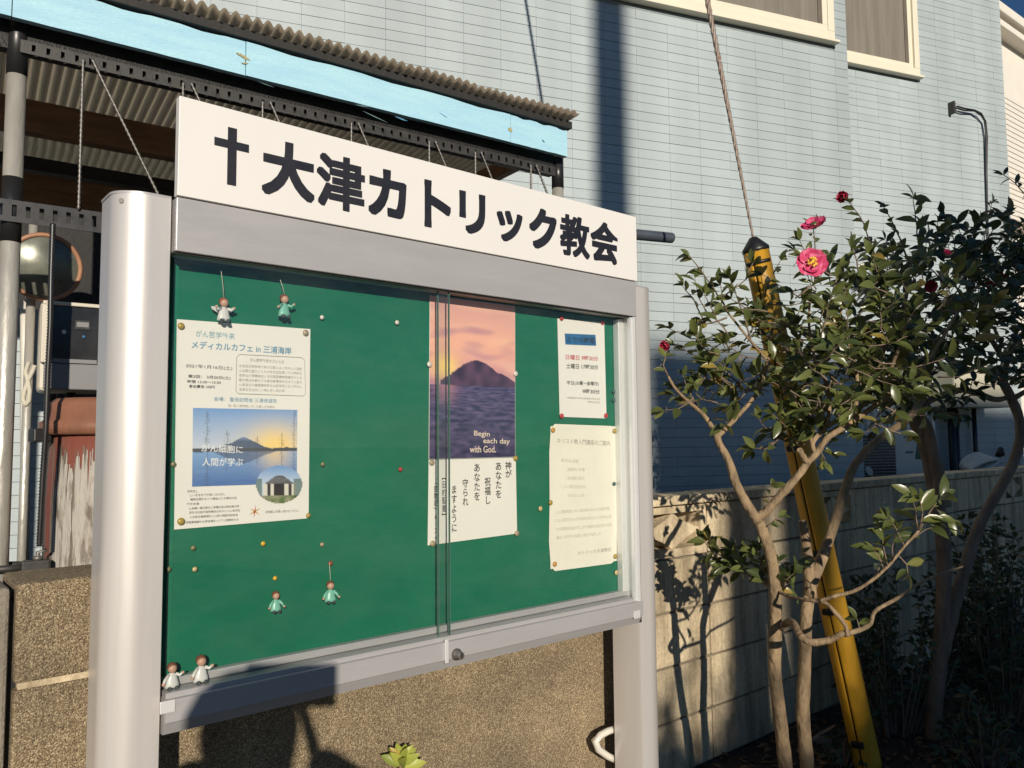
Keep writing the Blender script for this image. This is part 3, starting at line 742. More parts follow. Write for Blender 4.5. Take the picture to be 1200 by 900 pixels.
# hanging spring cord, hanging ropes, white standpipe
def hang(name, label, cat, mat, pxs, D, r, wob=0, coil=False):
    top = at(*pxs[0], D); 
    pts = [at(px, py, D) for px, py in pxs]
    o0 = pts[-1].copy()
    dense = []
    for p, q in zip(pts, pts[1:]):
        k = max(2, int((q - p).length / .004)) if coil else 6
        dense += [p + (q - p) * i / k for i in range(k)]
    dense.append(pts[-1])
    m = MB(); rs = [r * (1 if i % 2 else .72) for i in range(len(dense))] if coil else r
    o = m.tube([p - o0 for p in dense], rs, 7).build(name, M[mat], None, o0)
    return tag(o, label, cat)
hang('rubber_cord', 'ribbed dark cord hanging in front of the meter box', 'cord', 'smooth_black', [(62, 262), (60, 320), (59, 380), (56, 440), (54, 500), (50, 560), (46, 640)], 2.0, .008, coil=True)
hang('rope', 'pale knotted rope hanging beside the left pipe', 'rope', 'cord', [(34, 424), (30, 436), (33, 447), (29, 458), (27, 468), (30, 475), (34, 470), (35, 458), (33, 446), (38, 436), (41, 428)], 1.97, .0055)
hang('standpipe', 'white vertical pipe standing just right of the left pipe', 'pipe', 'pvc', [(29, 352), (29, 688)], 2.5, .013)
# ------------------------------------------------------------------ notice board
nb = empty('notice_board', BO.w(0, 0, 0), TH_B)
tag(nb, 'aluminium framed church notice board with green felt behind sliding glass', 'notice board')
XE = BO.hit(746, 350)[0]
zst = (BO.hit(203, 111)[1] + BO.hit(745, 255)[1]) / 2
zsb = (BO.hit(201, 230)[1] + BO.hit(745, 330)[1]) / 2
zhb = (BO.hit(200, 291)[1] + BO.hit(745, 372)[1]) / 2
zrt = (BO.hit(186, 824)[1] + BO.hit(751, 704)[1]) / 2
zrb = (BO.hit(185, 866)[1] + BO.hit(753, 731)[1]) / 2
DEP = .054                                    # felt behind the header front
print('board', round(XE, 3), [round(v, 3) for v in (zst, zsb, zhb, zrt, zrb)], 'soil', round(SOIL, 3), 'aggtop', round(za, 3), 'elev', math.degrees(elev))
# sign sheet on top
sg = MB().box(.001, XE, -.004, .012, zsb + .0015, zst).build('sign_panel', M['sign_white'], nb, bevel=.001)
MB().box(.06, XE - .06, .0125, .045, zsb - .05, zst - .05).build('sign_backing', M['alu_grey'], nb)
# header
MB().box(.0015, XE - .0015, 0, .05, zhb, zsb).build('header', M['alu_grey'], nb, bevel=.0015)
# back and felt
MB().box(.0, XE, DEP + .002, DEP + .02, zrb + .01, zhb + .02).build('back_panel', M['alu_grey'], nb)
MB().box(.002, XE - .012, DEP, DEP + .0018, zrt - .02, zhb + .01).build('felt_panel', M['felt'], nb)
# bottom rail: upper face, sloped lower lip, inner ledge
zm_ = zrt + (zrb - zrt) * .62
pr = [(zrt, -.002), (zm_, -.002), (zm_ - .002, .002), (zrb, .012), (zrb, .05), (zrt, .05)]
m = MB(); n = len(pr)
vs = [(x, y, z) for x in (.0015, XE - .0015) for z, y in pr]
m.add(vs, [(k, (k + 1) % n, n + (k + 1) % n, n + k) for k in range(n)] + [tuple(range(n)), tuple(reversed(range(n, 2 * n)))])
rail = m.build('bottom_rail', M['alu_grey'], nb)
MB().box(.004, XE - .01, .008, DEP - .001, zrt - .004, zrt + .008).build('ledge', M['alu_grey'], nb)  # ledge and lip: grey stands in for the glass reflection over them
MB().box(.004, XE - .01, .036, DEP - .001, zrt + .009, zrt + .022).build('ledge_lip', M['alu_grey'], nb, bevel=.002)
# inner side frame on the right, seen lit through the glass
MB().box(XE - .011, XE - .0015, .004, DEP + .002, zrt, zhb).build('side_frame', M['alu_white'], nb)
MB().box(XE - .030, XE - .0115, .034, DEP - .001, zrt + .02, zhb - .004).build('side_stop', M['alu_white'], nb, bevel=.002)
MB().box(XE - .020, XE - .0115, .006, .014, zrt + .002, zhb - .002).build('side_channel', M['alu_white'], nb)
MB().box(-.001, .004, .028, DEP, zrt, zhb).build('gasket', M['rubber'], nb)
MB().box(.001, XE - .002, .006, .010, zhb - .003, zhb + .001).build('gasket', M['rubber'], nb)
# posts
def rpost(x0, w_, sgn, top, ry=.048):
    """curved extrusion: outer side well rounded"""
    pts = []; x = x0; y = .0115; w1, w2, w3 = .38, .47, .15; n = 10
    pts += [(x0, .10), (x0, .0175), (x0 + sgn * w_ * .03, .0120)]
    x = x0 + sgn * w_ * w1; pts.append((x, y)); A = R(40)
    for k in range(n):                        # broad shallow curve
        a = A * (k + .5) / n; x += sgn * w_ * w2 / n; y += w_ * w2 / n * math.tan(a); pts.append((x, y))
    for k in range(1, 7):                     # tight outer corner
        a = A + (math.pi / 2 - A) * k / 6; r = w_ * w3 / (1 - math.sin(A))
        pts.append((x + sgn * r * (math.sin(a) - math.sin(A)), y + r * (math.cos(A) - math.cos(a))))
    pts += [(x0 + sgn * w_, .10)]
    pts = pts[::-1]
    if sgn > 0: pts = pts[::-1]
    return MB().prism(pts, 0, top, False)
lz = BO.hit(165, 224)[1]
def smooth_by_angle(o, ang=30):
    for p in o.data.polygons: p.use_smooth = True
    o.data.set_sharp_from_angle(angle=R(ang))
xo = BO.hit(118, 620, .05)[0]
po = rpost(-.0008, -xo - .0008, -1, lz).build('post', M['alu'], nb); smooth_by_angle(po)
cp_ = rpost(-.0006, -xo + .0008, -1, .004).build('post_cap', M['alu_grey'], po, (0, 0, lz)); smooth_by_angle(cp_)
MB().lathe([(.004, 0), (.004, .003)], 10, V((xo * .86, .028, lz - .012)), V((-.5, -.8, 0))).build('cap_screw', M['rod'], po)
xo2 = BO.hit(770, 650, .03)[0]
rz_ = BO.hit(755, 336)[1]
po2 = rpost(XE + .0022, xo2 - XE - .0022, 1, rz_).build('post', M['alu'], nb); smooth_by_angle(po2)
cp_ = rpost(XE + .0020, xo2 - XE - .0012, 1, .004).build('post_cap', M['alu_grey'], po2, (0, 0, rz_)); smooth_by_angle(cp_)
MB().box(XE - .001, XE + .0018, .006, .05, zrb + .002, zsb - .004).build('gasket', M['rubber'], nb)
# sliding glass: the left pane runs in front
gx = BO.hit(541, 500, .016)[0]; gx2 = BO.hit(524, 500, .026)[0]
def pane(x0, x1, y, ex, ei):
    p = MB().box(x0, x1, y, y + .004, zrt - .006, zhb + .006).build('glass_pane', M['glass'], nb)
    MB().box(ex, ex + .0011, y - .0004, y + .0044, zrt - .004, zhb + .004).build('polished_edge', M['glass_edge'], p)
gl = BO.hit(526, 500, .014)[0]; gr = BO.hit(536, 500, .024)[0]
pane(.004, gl, .012, gl, 0)
pane(BO.hit(512, 500, .024)[0], XE - .012, .022, BO.hit(513, 500, .024)[0], 0)
# third reading line of the overlap
# lock
lx, lz2 = BO.hit(536, 767, -.006)
lk = MB().lathe([(.011, 0), (.011, .004), (.0075, .005), (.0075, .016), (.0066, .018)], 20, V((lx, -.002, lz2)), V((0, -1, 0))).build('lock', M['rod'], nb)
MB().box(lx - .001, lx + .001, -.0215, -.0195, lz2 - .005, lz2 + .005).build('keyhole', M['black'], lk)
lx, lz2 = BO.hit(523, 763, -.003)
MB().box(lx - .004, lx + .004, -.006, -.0021, lz2 - .022, lz2 + .022).build('glass_stop', M['alu_white'], nb, bevel=.001)
for px, py in ((747, 720), (198, 828)):
    lx, lz2 = BO.hit(px, py, -.003)
    MB().box(lx - .013, lx + .009, -.0045, -.0021, lz2 - .009, lz2 + .009).build('corner_clip', M['alu_white'], nb, bevel=.001)

# ------------------------------------------------------------------ lettering tools
_cache = {}
def glyphs(s, bold=0.0, ext=0.0, vert=False):
    key = (s, bold, ext, vert)
    if key in _cache: return _cache[key]
    c = bpy.data.curves.new('lettering_source', 'FONT')
    c.body = '\n'.join(s) if vert else s
    if vert: c.space_line = 1.0; c.align_x = 'CENTER'
    c.offset = bold; c.resolution_u = 4; c.extrude = ext
    o = bpy.data.objects.new('lettering_source', c); COL.objects.link(o)
    bpy.context.view_layer.update()
    me = bpy.data.meshes.new_from_object(o.evaluated_get(bpy.context.evaluated_depsgraph_get()))
    vs = [tuple(v.co) for v in me.vertices]; fs = [tuple(p.vertices) for p in me.polygons]
    bpy.data.objects.remove(o); bpy.data.curves.remove(c); bpy.data.meshes.remove(me)
    xs = [v[0] for v in vs]; ys = [v[1] for v in vs]
    x0, x1, y0, y1 = min(xs), max(xs), min(ys), max(ys)
    res = ([((v[0] - x0) / (x1 - x0), (v[1] - y0) / (y1 - y0), v[2]) for v in vs], fs)
    _cache[key] = res; return res
# sign: cross and nine characters, each fitted to its own place
def zz(px, py): return BO.hit(px, py, -.004)
def sign_char(s, px0, px1, top, bot, bold=.032):
    x0 = zz(px0, (top[1] + bot[1]) / 2)[0]; x1 = zz(px1, (top[1] + bot[1]) / 2)[0]
    z1 = zz(*top)[1]; z0 = zz(*bot)[1]
    vs, fs = glyphs(s, .004, 0); m = MB(); k = 0; bx = bold * 1.05; dx_, dz_ = x1 - x0, z1 - z0
    for ux, uz in [(i / 2, j / 2) for i in (-2, -1, 0, 1, 2) for j in (-2, -1, 0, 1, 2)]:
        k += 1
        m.add([(x0 + dx_ * (bx + v[0] * (1 - 2 * bx) + ux * bx), -.0044 - .00004 * k, z0 + dz_ * (bx + v[1] * (1 - 2 * bx) + uz * bx)) for v in vs], fs)
    m.build('lettering', M['letter'], sg, recalc=False)
sign_char('大', 306.7, 368.5, (338, 167), (362, 237.5))
sign_char('津', 370.8, 427.3, (405, 184.5), (404.7, 247.5), .026)
sign_char('カ', 431.5, 476, (453.6, 199), (467, 257.5), .04)
sign_char('ト', 497, 528, (500.7, 210.7), (501, 266), .04)
sign_char('リ', 538, 568.5, (542, 223), (550, 273.7), .04)
sign_char('ッ', 582, 612, (595, 247), (592.5, 283), .04)
sign_char('ク', 620, 652, (632.5, 244), (625, 290.5), .04)
sign_char('教', 656, 690.5, (664, 251), (687, 304), .024)
sign_char('会', 692, 724, (707.5, 260.5), (721, 311), .03)
x0, x1 = zz(251, 168)[0], zz(291.5, 172)[0]; z1 = zz(272, 150)[1]; z0 = zz(271, 217)[1]
xm0, xm1 = zz(266.5, 180)[0], zz(277, 180)[0]; zb0, zb1 = zz(252, 170)[1], zz(252, 160.5)[1]
MB().slab([(xm0, z0), (xm1, z0), (xm1, zb0), (x1, zb0), (x1, zb1), (xm1, zb1), (xm1, z1), (xm0, z1), (xm0, zb1), (x0, zb1), (x0, zb0), (xm0, zb0)], -.0053, -.0042).build('cross', M['letter'], sg)

# ------------------------------------------------------------------ papers pinned to the felt
PY = DEP - .0022
_mk = random.Random(21)
class Paper:
    def __init__(s, name, label, cat, corners, mat, y=PY, group=None, edge=None):
        s.y = y; s.l = 0
        s.pts = [BO.hit(px, py, y) for px, py in corners]
        cx = sum(p[0] for p in s.pts) / len(s.pts); s.ox = cx; s.oz = min(p[1] for p in s.pts)
        s.root = empty(name, BO.w(cx, y, s.oz), TH_B); tag(s.root, label, cat, group)
        poly = [(p[0] - s.ox, p[1] - s.oz) for p in s.pts]
        # gently bowed sheet
        n = 10; (ax, az), (bx, bz2), (cx2, cz2), (dx, dz) = poly[:4]   # TL TR BR BL
        vs = []; fs = []
        for j in range(n + 1):
            for i in range(n + 1):
                u, v = i / n, j / n
                x = (ax * (1 - u) + bx * u) * (1 - v) + (dx * (1 - u) + cx2 * u) * v
                z = (az * (1 - u) + bz2 * u) * (1 - v) + (dz * (1 - u) + cz2 * u) * v
                vs.append((x, 0, z))
        for j in range(n):
            for i in range(n):
                a = j * (n + 1) + i; fs.append((a, a + n + 1, a + n + 2, a + 1))
        o = MB().add(vs, fs, False).build('sheet', mat, s.root, recalc=False)
        sd = o.modifiers.new('solid', 'SOLIDIFY'); sd.thickness = .0006; sd.offset = -1
    def p(s, px, py, lift=.0006):
        x, z = BO.hit(px, py, s.y); return V((x - s.ox, -lift, z - s.oz))
    def text(s, t, a, b, h, mat, bold=.0, name='printed_text', lift=.0006, vert=False):
        vs, fs = glyphs(t, min(bold, .012), 0, vert); m = MB()
        if not vert:
            p0, p1 = s.p(*a, lift), s.p(*b, lift)
            q0 = s.p(a[0], a[1] - h / 2, lift).z - s.p(a[0], a[1] + h / 2, lift).z
            m.add([(p0.x + v[0] * (p1.x - p0.x), -lift, p0.z + (p1.z - p0.z) * v[0] + (v[1] - .5) * q0) for v in vs], fs)
        else:                                  # column: a = top centre, b = bottom centre, h = width
            p0, p1 = s.p(*a, lift), s.p(*b, lift); wx = s.p(a[0] + h / 2, a[1], lift).x - s.p(a[0] - h / 2, a[1], lift).x
            m.add([(p0.x + (v[0] - .5) * wx, -lift, p1.z + v[1] * (p0.z - p1.z)) for v in vs], fs)
        return m.build(name, mat, s.root, recalc=False)
    def marks(s, rows, h, mat, lift=.0006, gap=.3):
        """print too small to read: rows of tiny strokes"""
        m = MB()
        for a, b in rows:
            p0, p1 = s.p(*a, lift), s.p(*b, lift)
            hh = (s.p(a[0], a[1] - h / 2, lift).z - s.p(a[0], a[1] + h / 2, lift).z)
            n_ = max(3, int((p1.x - p0.x) / (hh * 1.04))); t = ''.join(_mk.choice('のがんにはとをたしいるで会学外来年月日場参加者医療生活人話合時間') for _ in range(n_))
            vs, fs = glyphs(t, 0, 0)
            m.add([(p0.x + v[0] * (p1.x - p0.x), -lift, p0.z + (p1.z - p0.z) * v[0] + (v[1] - .5) * hh) for v in vs], fs)
        return m.build('fine_print', mat, s.root, recalc=False)
    def picture(s, corners, fn, nx, ny, name='printed_picture', lift=.0005, mask=None):
        (tl, tr2, br, bl2) = [s.p(*c, lift) for c in corners]
        vs = []; cs = []; fs = []
        for j in range(ny + 1):
            for i in range(nx + 1):
                u, v = i / nx, j / ny
                vs.append(tuple((tl * (1 - u) + tr2 * u) * (1 - v) + (bl2 * (1 - u) + br * u) * v)); cs.append(fn(u, v))
        for j in range(ny):
            for i in range(nx):
                u, v = (i + .5) / nx, (j + .5) / ny
                if mask and not mask(u, v): continue
                a = j * (nx + 1) + i; fs.append((a, a + nx + 1, a + nx + 2, a + 1))
        me = MB().add(vs, fs, False).mesh(name, M['picture'])
        at_ = me.color_attributes.new('Col', 'FLOAT_COLOR', 'POINT')
        flat = [];
        for c in cs: flat += [c[0], c[1], c[2], 1]
        at_.data.foreach_set('color', flat)
        return link(name, me, s.root)
def lin(r, g, b): return tuple(((c / 255 + .055) / 1.055) ** 2.4 if c > 10 else c / 255 / 12.92 for c in (r, g, b))
def mixc(a, b, t): t = min(1, max(0, t)); return tuple(x * (1 - t) + y * t for x, y in zip(a, b))
nz = lambda x, y, z=0: noise.noise(V((x, y, z)))

# -- flyer
def fp(x, y): return (180 + x / 3, 350 + y / 3)
P = Paper('event_flyer', 'large white flyer with blue heading and a lake photograph', 'flyer', [fp(82, 72), fp(551, 107), fp(545, 772), fp(72, 812)], M['paper'])
P.text('がん哲学外来', fp(148, 122), fp(285, 133), 8, M['ink_pale'], .01)
P.text('メディカルカフェ in 三浦海岸', fp(133, 161), fp(484, 184), 9.3, M['ink_blue'], .03)
P.text('2021年1月16日(土)', fp(113, 236), fp(276, 246), 5.2, M['ink'])
P.text('第2回： 3月20日(土)', fp(121, 273), fp(270, 280), 4.4, M['ink'], .015)
P.text('時間 13:30〜15:30', fp(118, 291), fp(236, 295), 3.7, M['ink'], .01)
P.text('参加費用 100円', fp(124, 308), fp(214, 311), 3.8, M['ink'], .02)
P.text('がん哲学外来カフェとは', fp(338, 215), fp(458, 222), 4.2, M['ink_grey'], .01)
P.marks([(fp(300, 236 + k * 16.5), fp(520 - (60 if k == 5 else 0), 247 + k * 15.5)) for k in range(6)], 3.5, M['ink_grey'])
bx_ = [(302, 196), (520, 207), (530, 216), (533, 335), (525, 342), (298, 334), (289, 326), (291, 206)]
MB().tube([P.p(*fp(*q), .0008) for q in bx_], .00045, 4, closed=True).build('text_box', M['ink_grey'], P.root)
P.text('会場： 聖母訪問会 三浦修道院', fp(212, 352), fp(432, 360), 5.2, M['ink_blue'], .0)
P.marks([(fp(262, 376), fp(425, 381))], 3.2, M['ink_grey'])
def lake(u, v):
    hz = .56
    sky_t = mixc(lin(105, 150, 205), lin(205, 210, 218), v / hz)
    glow = math.exp(-(((u - .78) / .28) ** 2 + ((v - .52) / .3) ** 2)); sky_c = mixc(sky_t, lin(255, 214, 120), glow * 1.1)
    def mt(uu): return max(0, .20 * max(0, 1 - abs(uu - .47) / .33) ** 1.25 + .03 * nz(uu * 9, 1))
    def tree(vv):
        d = 0
        for cx, h in ((.13, .52), (.31, .28), (.84, .24), (.97, .55), (.60, .2)):
            if vv > 0 and vv < h:
                k = vv / h; w_ = .006 + .05 * k * (1 - k) * 1.4
                if abs(u - cx - .01 * nz(vv * 9, cx * 7)) < .004: d = max(d, .6)
                if abs(u - cx) < w_ * 1.4 and nz(u * 75, vv * 55, cx) > .2: d = max(d, .35)
        return d
    if v < hz:
        c = sky_c; h = hz - v
        if h < mt(u): c = mixc(lin(52, 70, 100), lin(120, 140, 175), max(0, (h - .13) / .06))
        if h < .045 + .02 * nz(u * 14, 3): c = lin(45, 42, 45)
        d = tree(h); c = mixc(c, lin(38, 32, 34), d)
    else:
        h = (v - hz) * 1.15
        c = mixc(sky_c, lin(60, 110, 180), .55); glow2 = math.exp(-(((u - .78) / .16) ** 2 + (h / .28) ** 2)); c = mixc(mixc(lin(120, 160, 205), lin(52, 100, 165), h * 2.2), lin(240, 205, 140), glow2 * .8)
        if h < mt(u): c = mixc(c, lin(50, 68, 100), .75)
        c = mixc(c, lin(35, 40, 55), tree(h) * .8)
        c = mixc(c, lin(200, 215, 230), .12 * max(0, nz(u * 6, v * 60)))
    c = mixc(c, lin(170, 180, 190), .14)
    return c
P.picture([fp(138, 384), fp(505, 391), fp(503, 649), fp(135, 661)], lake, 120, 90)
P.text('がん細胞に', fp(167, 524), fp(313, 531), 9.5, M['ink_white'], .03, lift=.001)
P.text('人間が学ぶ', fp(170, 573), fp(314, 574), 9.8, M['ink_white'], .03, lift=.001)
def hall(u, v):
    c = mixc(lin(110, 150, 200), lin(190, 205, 220), v * 2)
    if v > .25 and (abs(u - .5) < (v - .2) * 1.15) and v < .52: c = mixc(lin(75, 75, 80), lin(120, 120, 122), .5 + nz(u * 9, v * 50))
    if v >= .5 and v < .8 and .14 < u < .86: c = lin(215, 210, 195) if (int(u * 13) % 3) else lin(60, 55, 55)
    if .38 < u < .6 and .48 < v < .8: c = lin(45, 42, 42)
    if v >= .78: c = mixc(lin(150, 150, 120), lin(90, 110, 60), .5 + nz(u * 8, v * 8))
    if u > .8 or u < .12: c = mixc(c, lin(55, 85, 50), .7 if v > .35 else 0)
    return c
ell = lambda u, v: (u - .5) ** 2 + (v - .5) ** 2 < .247
P.picture([fp(359, 586), fp(522, 588), fp(522, 717), fp(359, 721)], hall, 44, 36, 'oval_picture', .0011, ell)
P.marks([(fp(118, 677), fp(156, 677)), (fp(128, 691), fp(252, 687)), (fp(128, 706), fp(292, 700)), (fp(116, 722), fp(160, 721)), (fp(124, 738), fp(300, 729)), (fp(124, 752), fp(304, 744)), (fp(126, 768), fp(296, 760)), (fp(114, 787), fp(298, 776))], 3.0, M['ink'])
P.text('お気軽にお問い合わせください', fp(393, 750), fp(511, 745), 3.2, M['ink'])
for a_, mt_ in ((.5, 'ink_orange'), (-.6, 'ink_orange'), (1.4, 'ink_red')):
    c = P.p(*fp(355, 748), .0008); d = V((math.cos(a_), 0, math.sin(a_))) * .011; n_ = V((-d.z, 0, d.x)) * .12
    MB().add([c - d, c + n_, c + d, c - n_], [(0, 1, 2, 3)]).build('emblem', M[mt_], P.root, recalc=False)

# -- sunset poster and the scripture sheet under it
def qp(x, y): return (480 + x / 2.5, 330 + y / 2.5)
P = Paper('sunset_poster', 'tall poster of a dark island under a pink sunset sky', 'poster', [qp(59, 40), qp(309, 72), qp(310, 514), qp(56, 521)], M['card'], PY)
def sunset(u, v):
    hz = .545
    if v < hz:
        k = v / hz
        c = mixc(lin(205, 150, 150), lin(240, 175, 150), k * 2) if k < .5 else mixc(lin(240, 175, 150), lin(190, 120, 150), (k - .5) * 2)
        c = mixc(c, lin(250, 205, 170), .5 * max(0, nz(u * 2.5, v * 14, 2)) + .15)
        c = mixc(c, lin(150, 100, 140), .8 * max(0, nz(u * 3, v * 18, 8)) * (k > .3))
        g_ = math.exp(-(((u - .17) / .14) ** 2 + ((v - .43) / .08) ** 2)); c = mixc(c, lin(255, 215, 120), g_)
        mtn = 0
        for cx, ht, w_, pw in ((.53, .165, .40, .8), (.42, .10, .36, 1.2), (.72, .10, .36, 1.0)):
            mtn = max(mtn, ht * max(0, 1 - (abs(u - cx) / w_) ** 1.7))
        mtn += .006 * nz(u * 22, 4)
        if hz - v < mtn and u > .12: c = mixc(lin(58, 42, 66), lin(95, 66, 90), .5 + nz(u * 10, v * 12, 1))
    else:
        k = (v - hz) / (1 - hz)
        wv = nz(u * 7 + 2 * nz(u * 3, v * 9), v * 42 / (.35 + k), 3) + .5 * nz(u * 16, v * 95 / (.4 + k), 6)
        c = mixc(lin(48, 50, 82), lin(112, 98, 140), .38 + .9 * wv); c = mixc(c, lin(38, 36, 62), k * .5)
        c = mixc(c, lin(240, 160, 160), .45 * math.exp(-((u - .17) / .12) ** 2) * max(0, 1 - k * 3))
    return c
P.picture([qp(60, 41), qp(308, 73), qp(309, 513), qp(57, 520)], sunset, 90, 170)
P.text('Begin', qp(188, 446), qp(234, 449), 8, M['ink_cream'], .02, lift=.001)
P.text('each day', qp(215, 468), qp(293, 470), 8, M['ink_cream'], .02, lift=.001)
P.text('with God.', qp(175, 491), qp(252, 491), 8, M['ink_cream'], .02, lift=.001)
P = Paper('scripture_sheet', 'cream sheet of vertical handwriting pinned directly below the sunset picture', 'sheet', [qp(56, 522.5), qp(311, 515.5), qp(315, 738), qp(53, 773)], M['card'], PY)
for t, x, y0, y1, w_ in (('神が', 289, 527, 574, 19), ('あなたを', 260, 529, 634, 17), ('祝福し', 228, 573, 652, 18), ('あなたを', 197, 533, 641, 17), ('守られ', 163, 578, 656, 17), ('ますように', 130, 597, 733, 15)):
    P.text(t, qp(x, y0), qp(x - 1, y1), w_ / 2.5, M['ink'], .012, vert=True)
P.text('︻旧約聖書︼', qp(100, 575), qp(99, 684), 12 / 2.5, M['ink'], .006, vert=True)
P.text('﹁民数記﹂6・24', qp(76, 590), qp(74, 757), 11 / 2.5, M['ink'], .006, vert=True)
# -- timetable
P = Paper('mass_timetable', 'narrow white timetable with a blue taped heading near the upper right', 'timetable', [qp(433, 108), qp(570, 120), qp(577, 401), qp(440, 396)], M['paper'])
bt = [P.p(*qp(*q), .0007) for q in ((454, 152), (544, 156), (546, 188), (456, 184))]
MB().add(bt, [(3, 2, 1, 0)]).build('blue_heading', M['blue_tape'], P.root, recalc=False)
P.text('ミサの時間', qp(461, 169), qp(540, 173), 7.5, M['ink'], .04, lift=.001)
P.text('日曜日 9時30分', qp(457, 221), qp(552, 226), 6, M['ink_red'], .01)
P.text('土曜日 17時30分', qp(458, 247), qp(552, 251), 6, M['ink'], .01)
P.text('平日(火曜〜金曜日)', qp(460, 297), qp(553, 300), 5.6, M['ink'], .01)
P.text('9時30分', qp(506, 321), qp(557, 323), 5.6, M['ink'], .01)
P.marks([(qp(460, 340), qp(557, 344)), (qp(520, 352), qp(557, 354))], 2.4, M['ink_grey'])
# -- course notice
P = Paper('course_notice', 'sun-bleached cream notice with uneven edges at the lower right', 'notice', [qp(413, 424), qp(606, 424), qp(607, 818), qp(413, 842)], M['paper_old'], PY)
for q in ([(413, 430), (425, 417), (590, 423), (606, 428)], [(413, 836), (426, 848), (590, 826), (607, 812)], [(413.4, 430), (409, 500), (410, 650), (408, 760), (413.4, 838)]):
    MB().add([P.p(*qp(*c), .0004) for c in q], [tuple(range(len(q)))]).build('torn_edge', M['paper_old'], P.root, recalc=False)
P.text('キリスト教入門講座のご案内', qp(432, 466), qp(586, 474), 6.5, M['ink_grey'], .0)
P.marks([(qp(444, 523), qp(494, 526)), (qp(462, 550), qp(512, 551)), (qp(462, 575), qp(512, 576)), (qp(444, 600), qp(516, 601)), (qp(462, 626), qp(512, 626))], 4.2, M['ink_faint'])
P.marks([(qp(428, 676), qp(585, 664)), (qp(426, 700), qp(590, 688)), (qp(428, 726), qp(592, 712)), (qp(430, 750), qp(560, 738))], 4.2, M['ink_faint'])
P.text('カトリック大津教会', qp(492, 796), qp(590, 784), 4.8, M['ink_grey'])
# -- pins
pinc = {'gold': (.42, .30, .06), 'tan': (.40, .32, .20), 'white': (.75, .68, .60), 'olive': (.20, .20, .09), 'yellow': (.70, .42, .03), 'beige': (.58, .46, .22), 'red': (.50, .03, .03), 'orange': (.60, .27, .04), 'teal': (.02, .10, .09), 'rust': (.30, .07, .03)}
for k, c in pinc.items(): M['pin_' + k] = pm('pin_' + k, c, .35, .1, .15, 60)
pins = [(212, 382, 'gold', 'top left corner of the large flyer', .0055), (358, 390, 'tan', 'top right corner of the large flyer', .0055), (212, 611, 'gold', 'bottom left corner of the large flyer', .006), (361, 604, 'gold', 'bottom right corner of the large flyer', .0045),
 (377, 372, 'white', 'green felt right of the hanging figurines', .0042), (203, 544, 'olive', 'felt just left of the large flyer', .0042), (378, 544, 'olive', 'felt just right of the large flyer', .0042), (226, 642, 'olive', 'felt under the large flyer, nearest its lower left corner', .0042), (308, 637, 'yellow', 'felt under the middle of the large flyer', .0042), (377, 638, 'tan', 'felt below the right edge of the large flyer', .004), (228, 667, 'beige', 'felt, second below the flyer at the left', .0042), (197, 667, 'olive', 'felt at the far left edge below the flyer', .0042), (322, 677.5, 'yellow', 'felt directly above the lower seated figurine', .004), (387, 660, 'rust', 'the cord of the lower right figurine', .0045),
 (465, 378, 'white', 'felt between the flyer and the sunset poster, near the top', .0046), (469, 550, 'red', 'open felt between the flyer and the scripture sheet', .0042),
 (503, 427, 'white', 'left edge of the sunset poster', .006), (604, 438, 'white', 'right edge of the sunset poster', .006), (604, 537, 'gold', 'right end of the seam below the sunset picture', .006), (506, 542, 'tan', 'left end of the seam below the sunset picture', .006), (507, 637, 'tan', 'bottom left corner of the scripture sheet', .006), (605.5, 625, 'tan', 'bottom right corner of the scripture sheet', .006),
 (633, 596, 'beige', 'felt left of the bleached notice', .0058), (645, 589, 'gold', 'left edge of the bleached notice', .0058), (648, 504, 'orange', 'top left corner of the bleached notice', .0058), (650, 661, 'orange', 'bottom left corner of the bleached notice', .0058), (720, 505, 'gold', 'top right corner of the bleached notice', .006), (719.5, 567, 'teal', 'right edge of the bleached notice', .005), (721, 652, 'gold', 'bottom right corner of the bleached notice', .006), (722, 671, 'beige', 'felt below the bleached notice, by the right frame', .006),
 (658, 487.5, 'red', 'bottom left corner of the timetable', .006), (710, 487, 'red', 'bottom right corner of the timetable', .006), (658, 373, 'red', 'top left corner of the timetable', .0055), (706, 378, 'red', 'top right corner of the timetable', .0055), (719, 459, 'teal', 'felt right of the timetable, the upper of two', .005), (719, 469, 'teal', 'felt right of the timetable, the lower of two', .005)]
pmesh = {}
for px, py, c, where, r in pins:
    x, z = BO.hit(px, py, PY - .002)
    key = (c, r)
    if key not in pmesh: pmesh[key] = MB().lathe([(.0008, 0), (r * .55, .0006), (r, .0016), (r * .98, .0028), (r * .6, .0042), (.0001, .0046)], 14, V((0, 0, 0)), V((0, -1, 0))).mesh('push_pin', M['pin_' + c])
    o = link('push_pin', pmesh[key], None, BO.w(x, PY - .001, z), TH_B)
    tag(o, f'{c} push pin at {where}' if where[:4] not in ('felt', 'gree', 'open', 'the ') else f'{c} push pin on {where}', 'push pin', 'push pins on the felt')
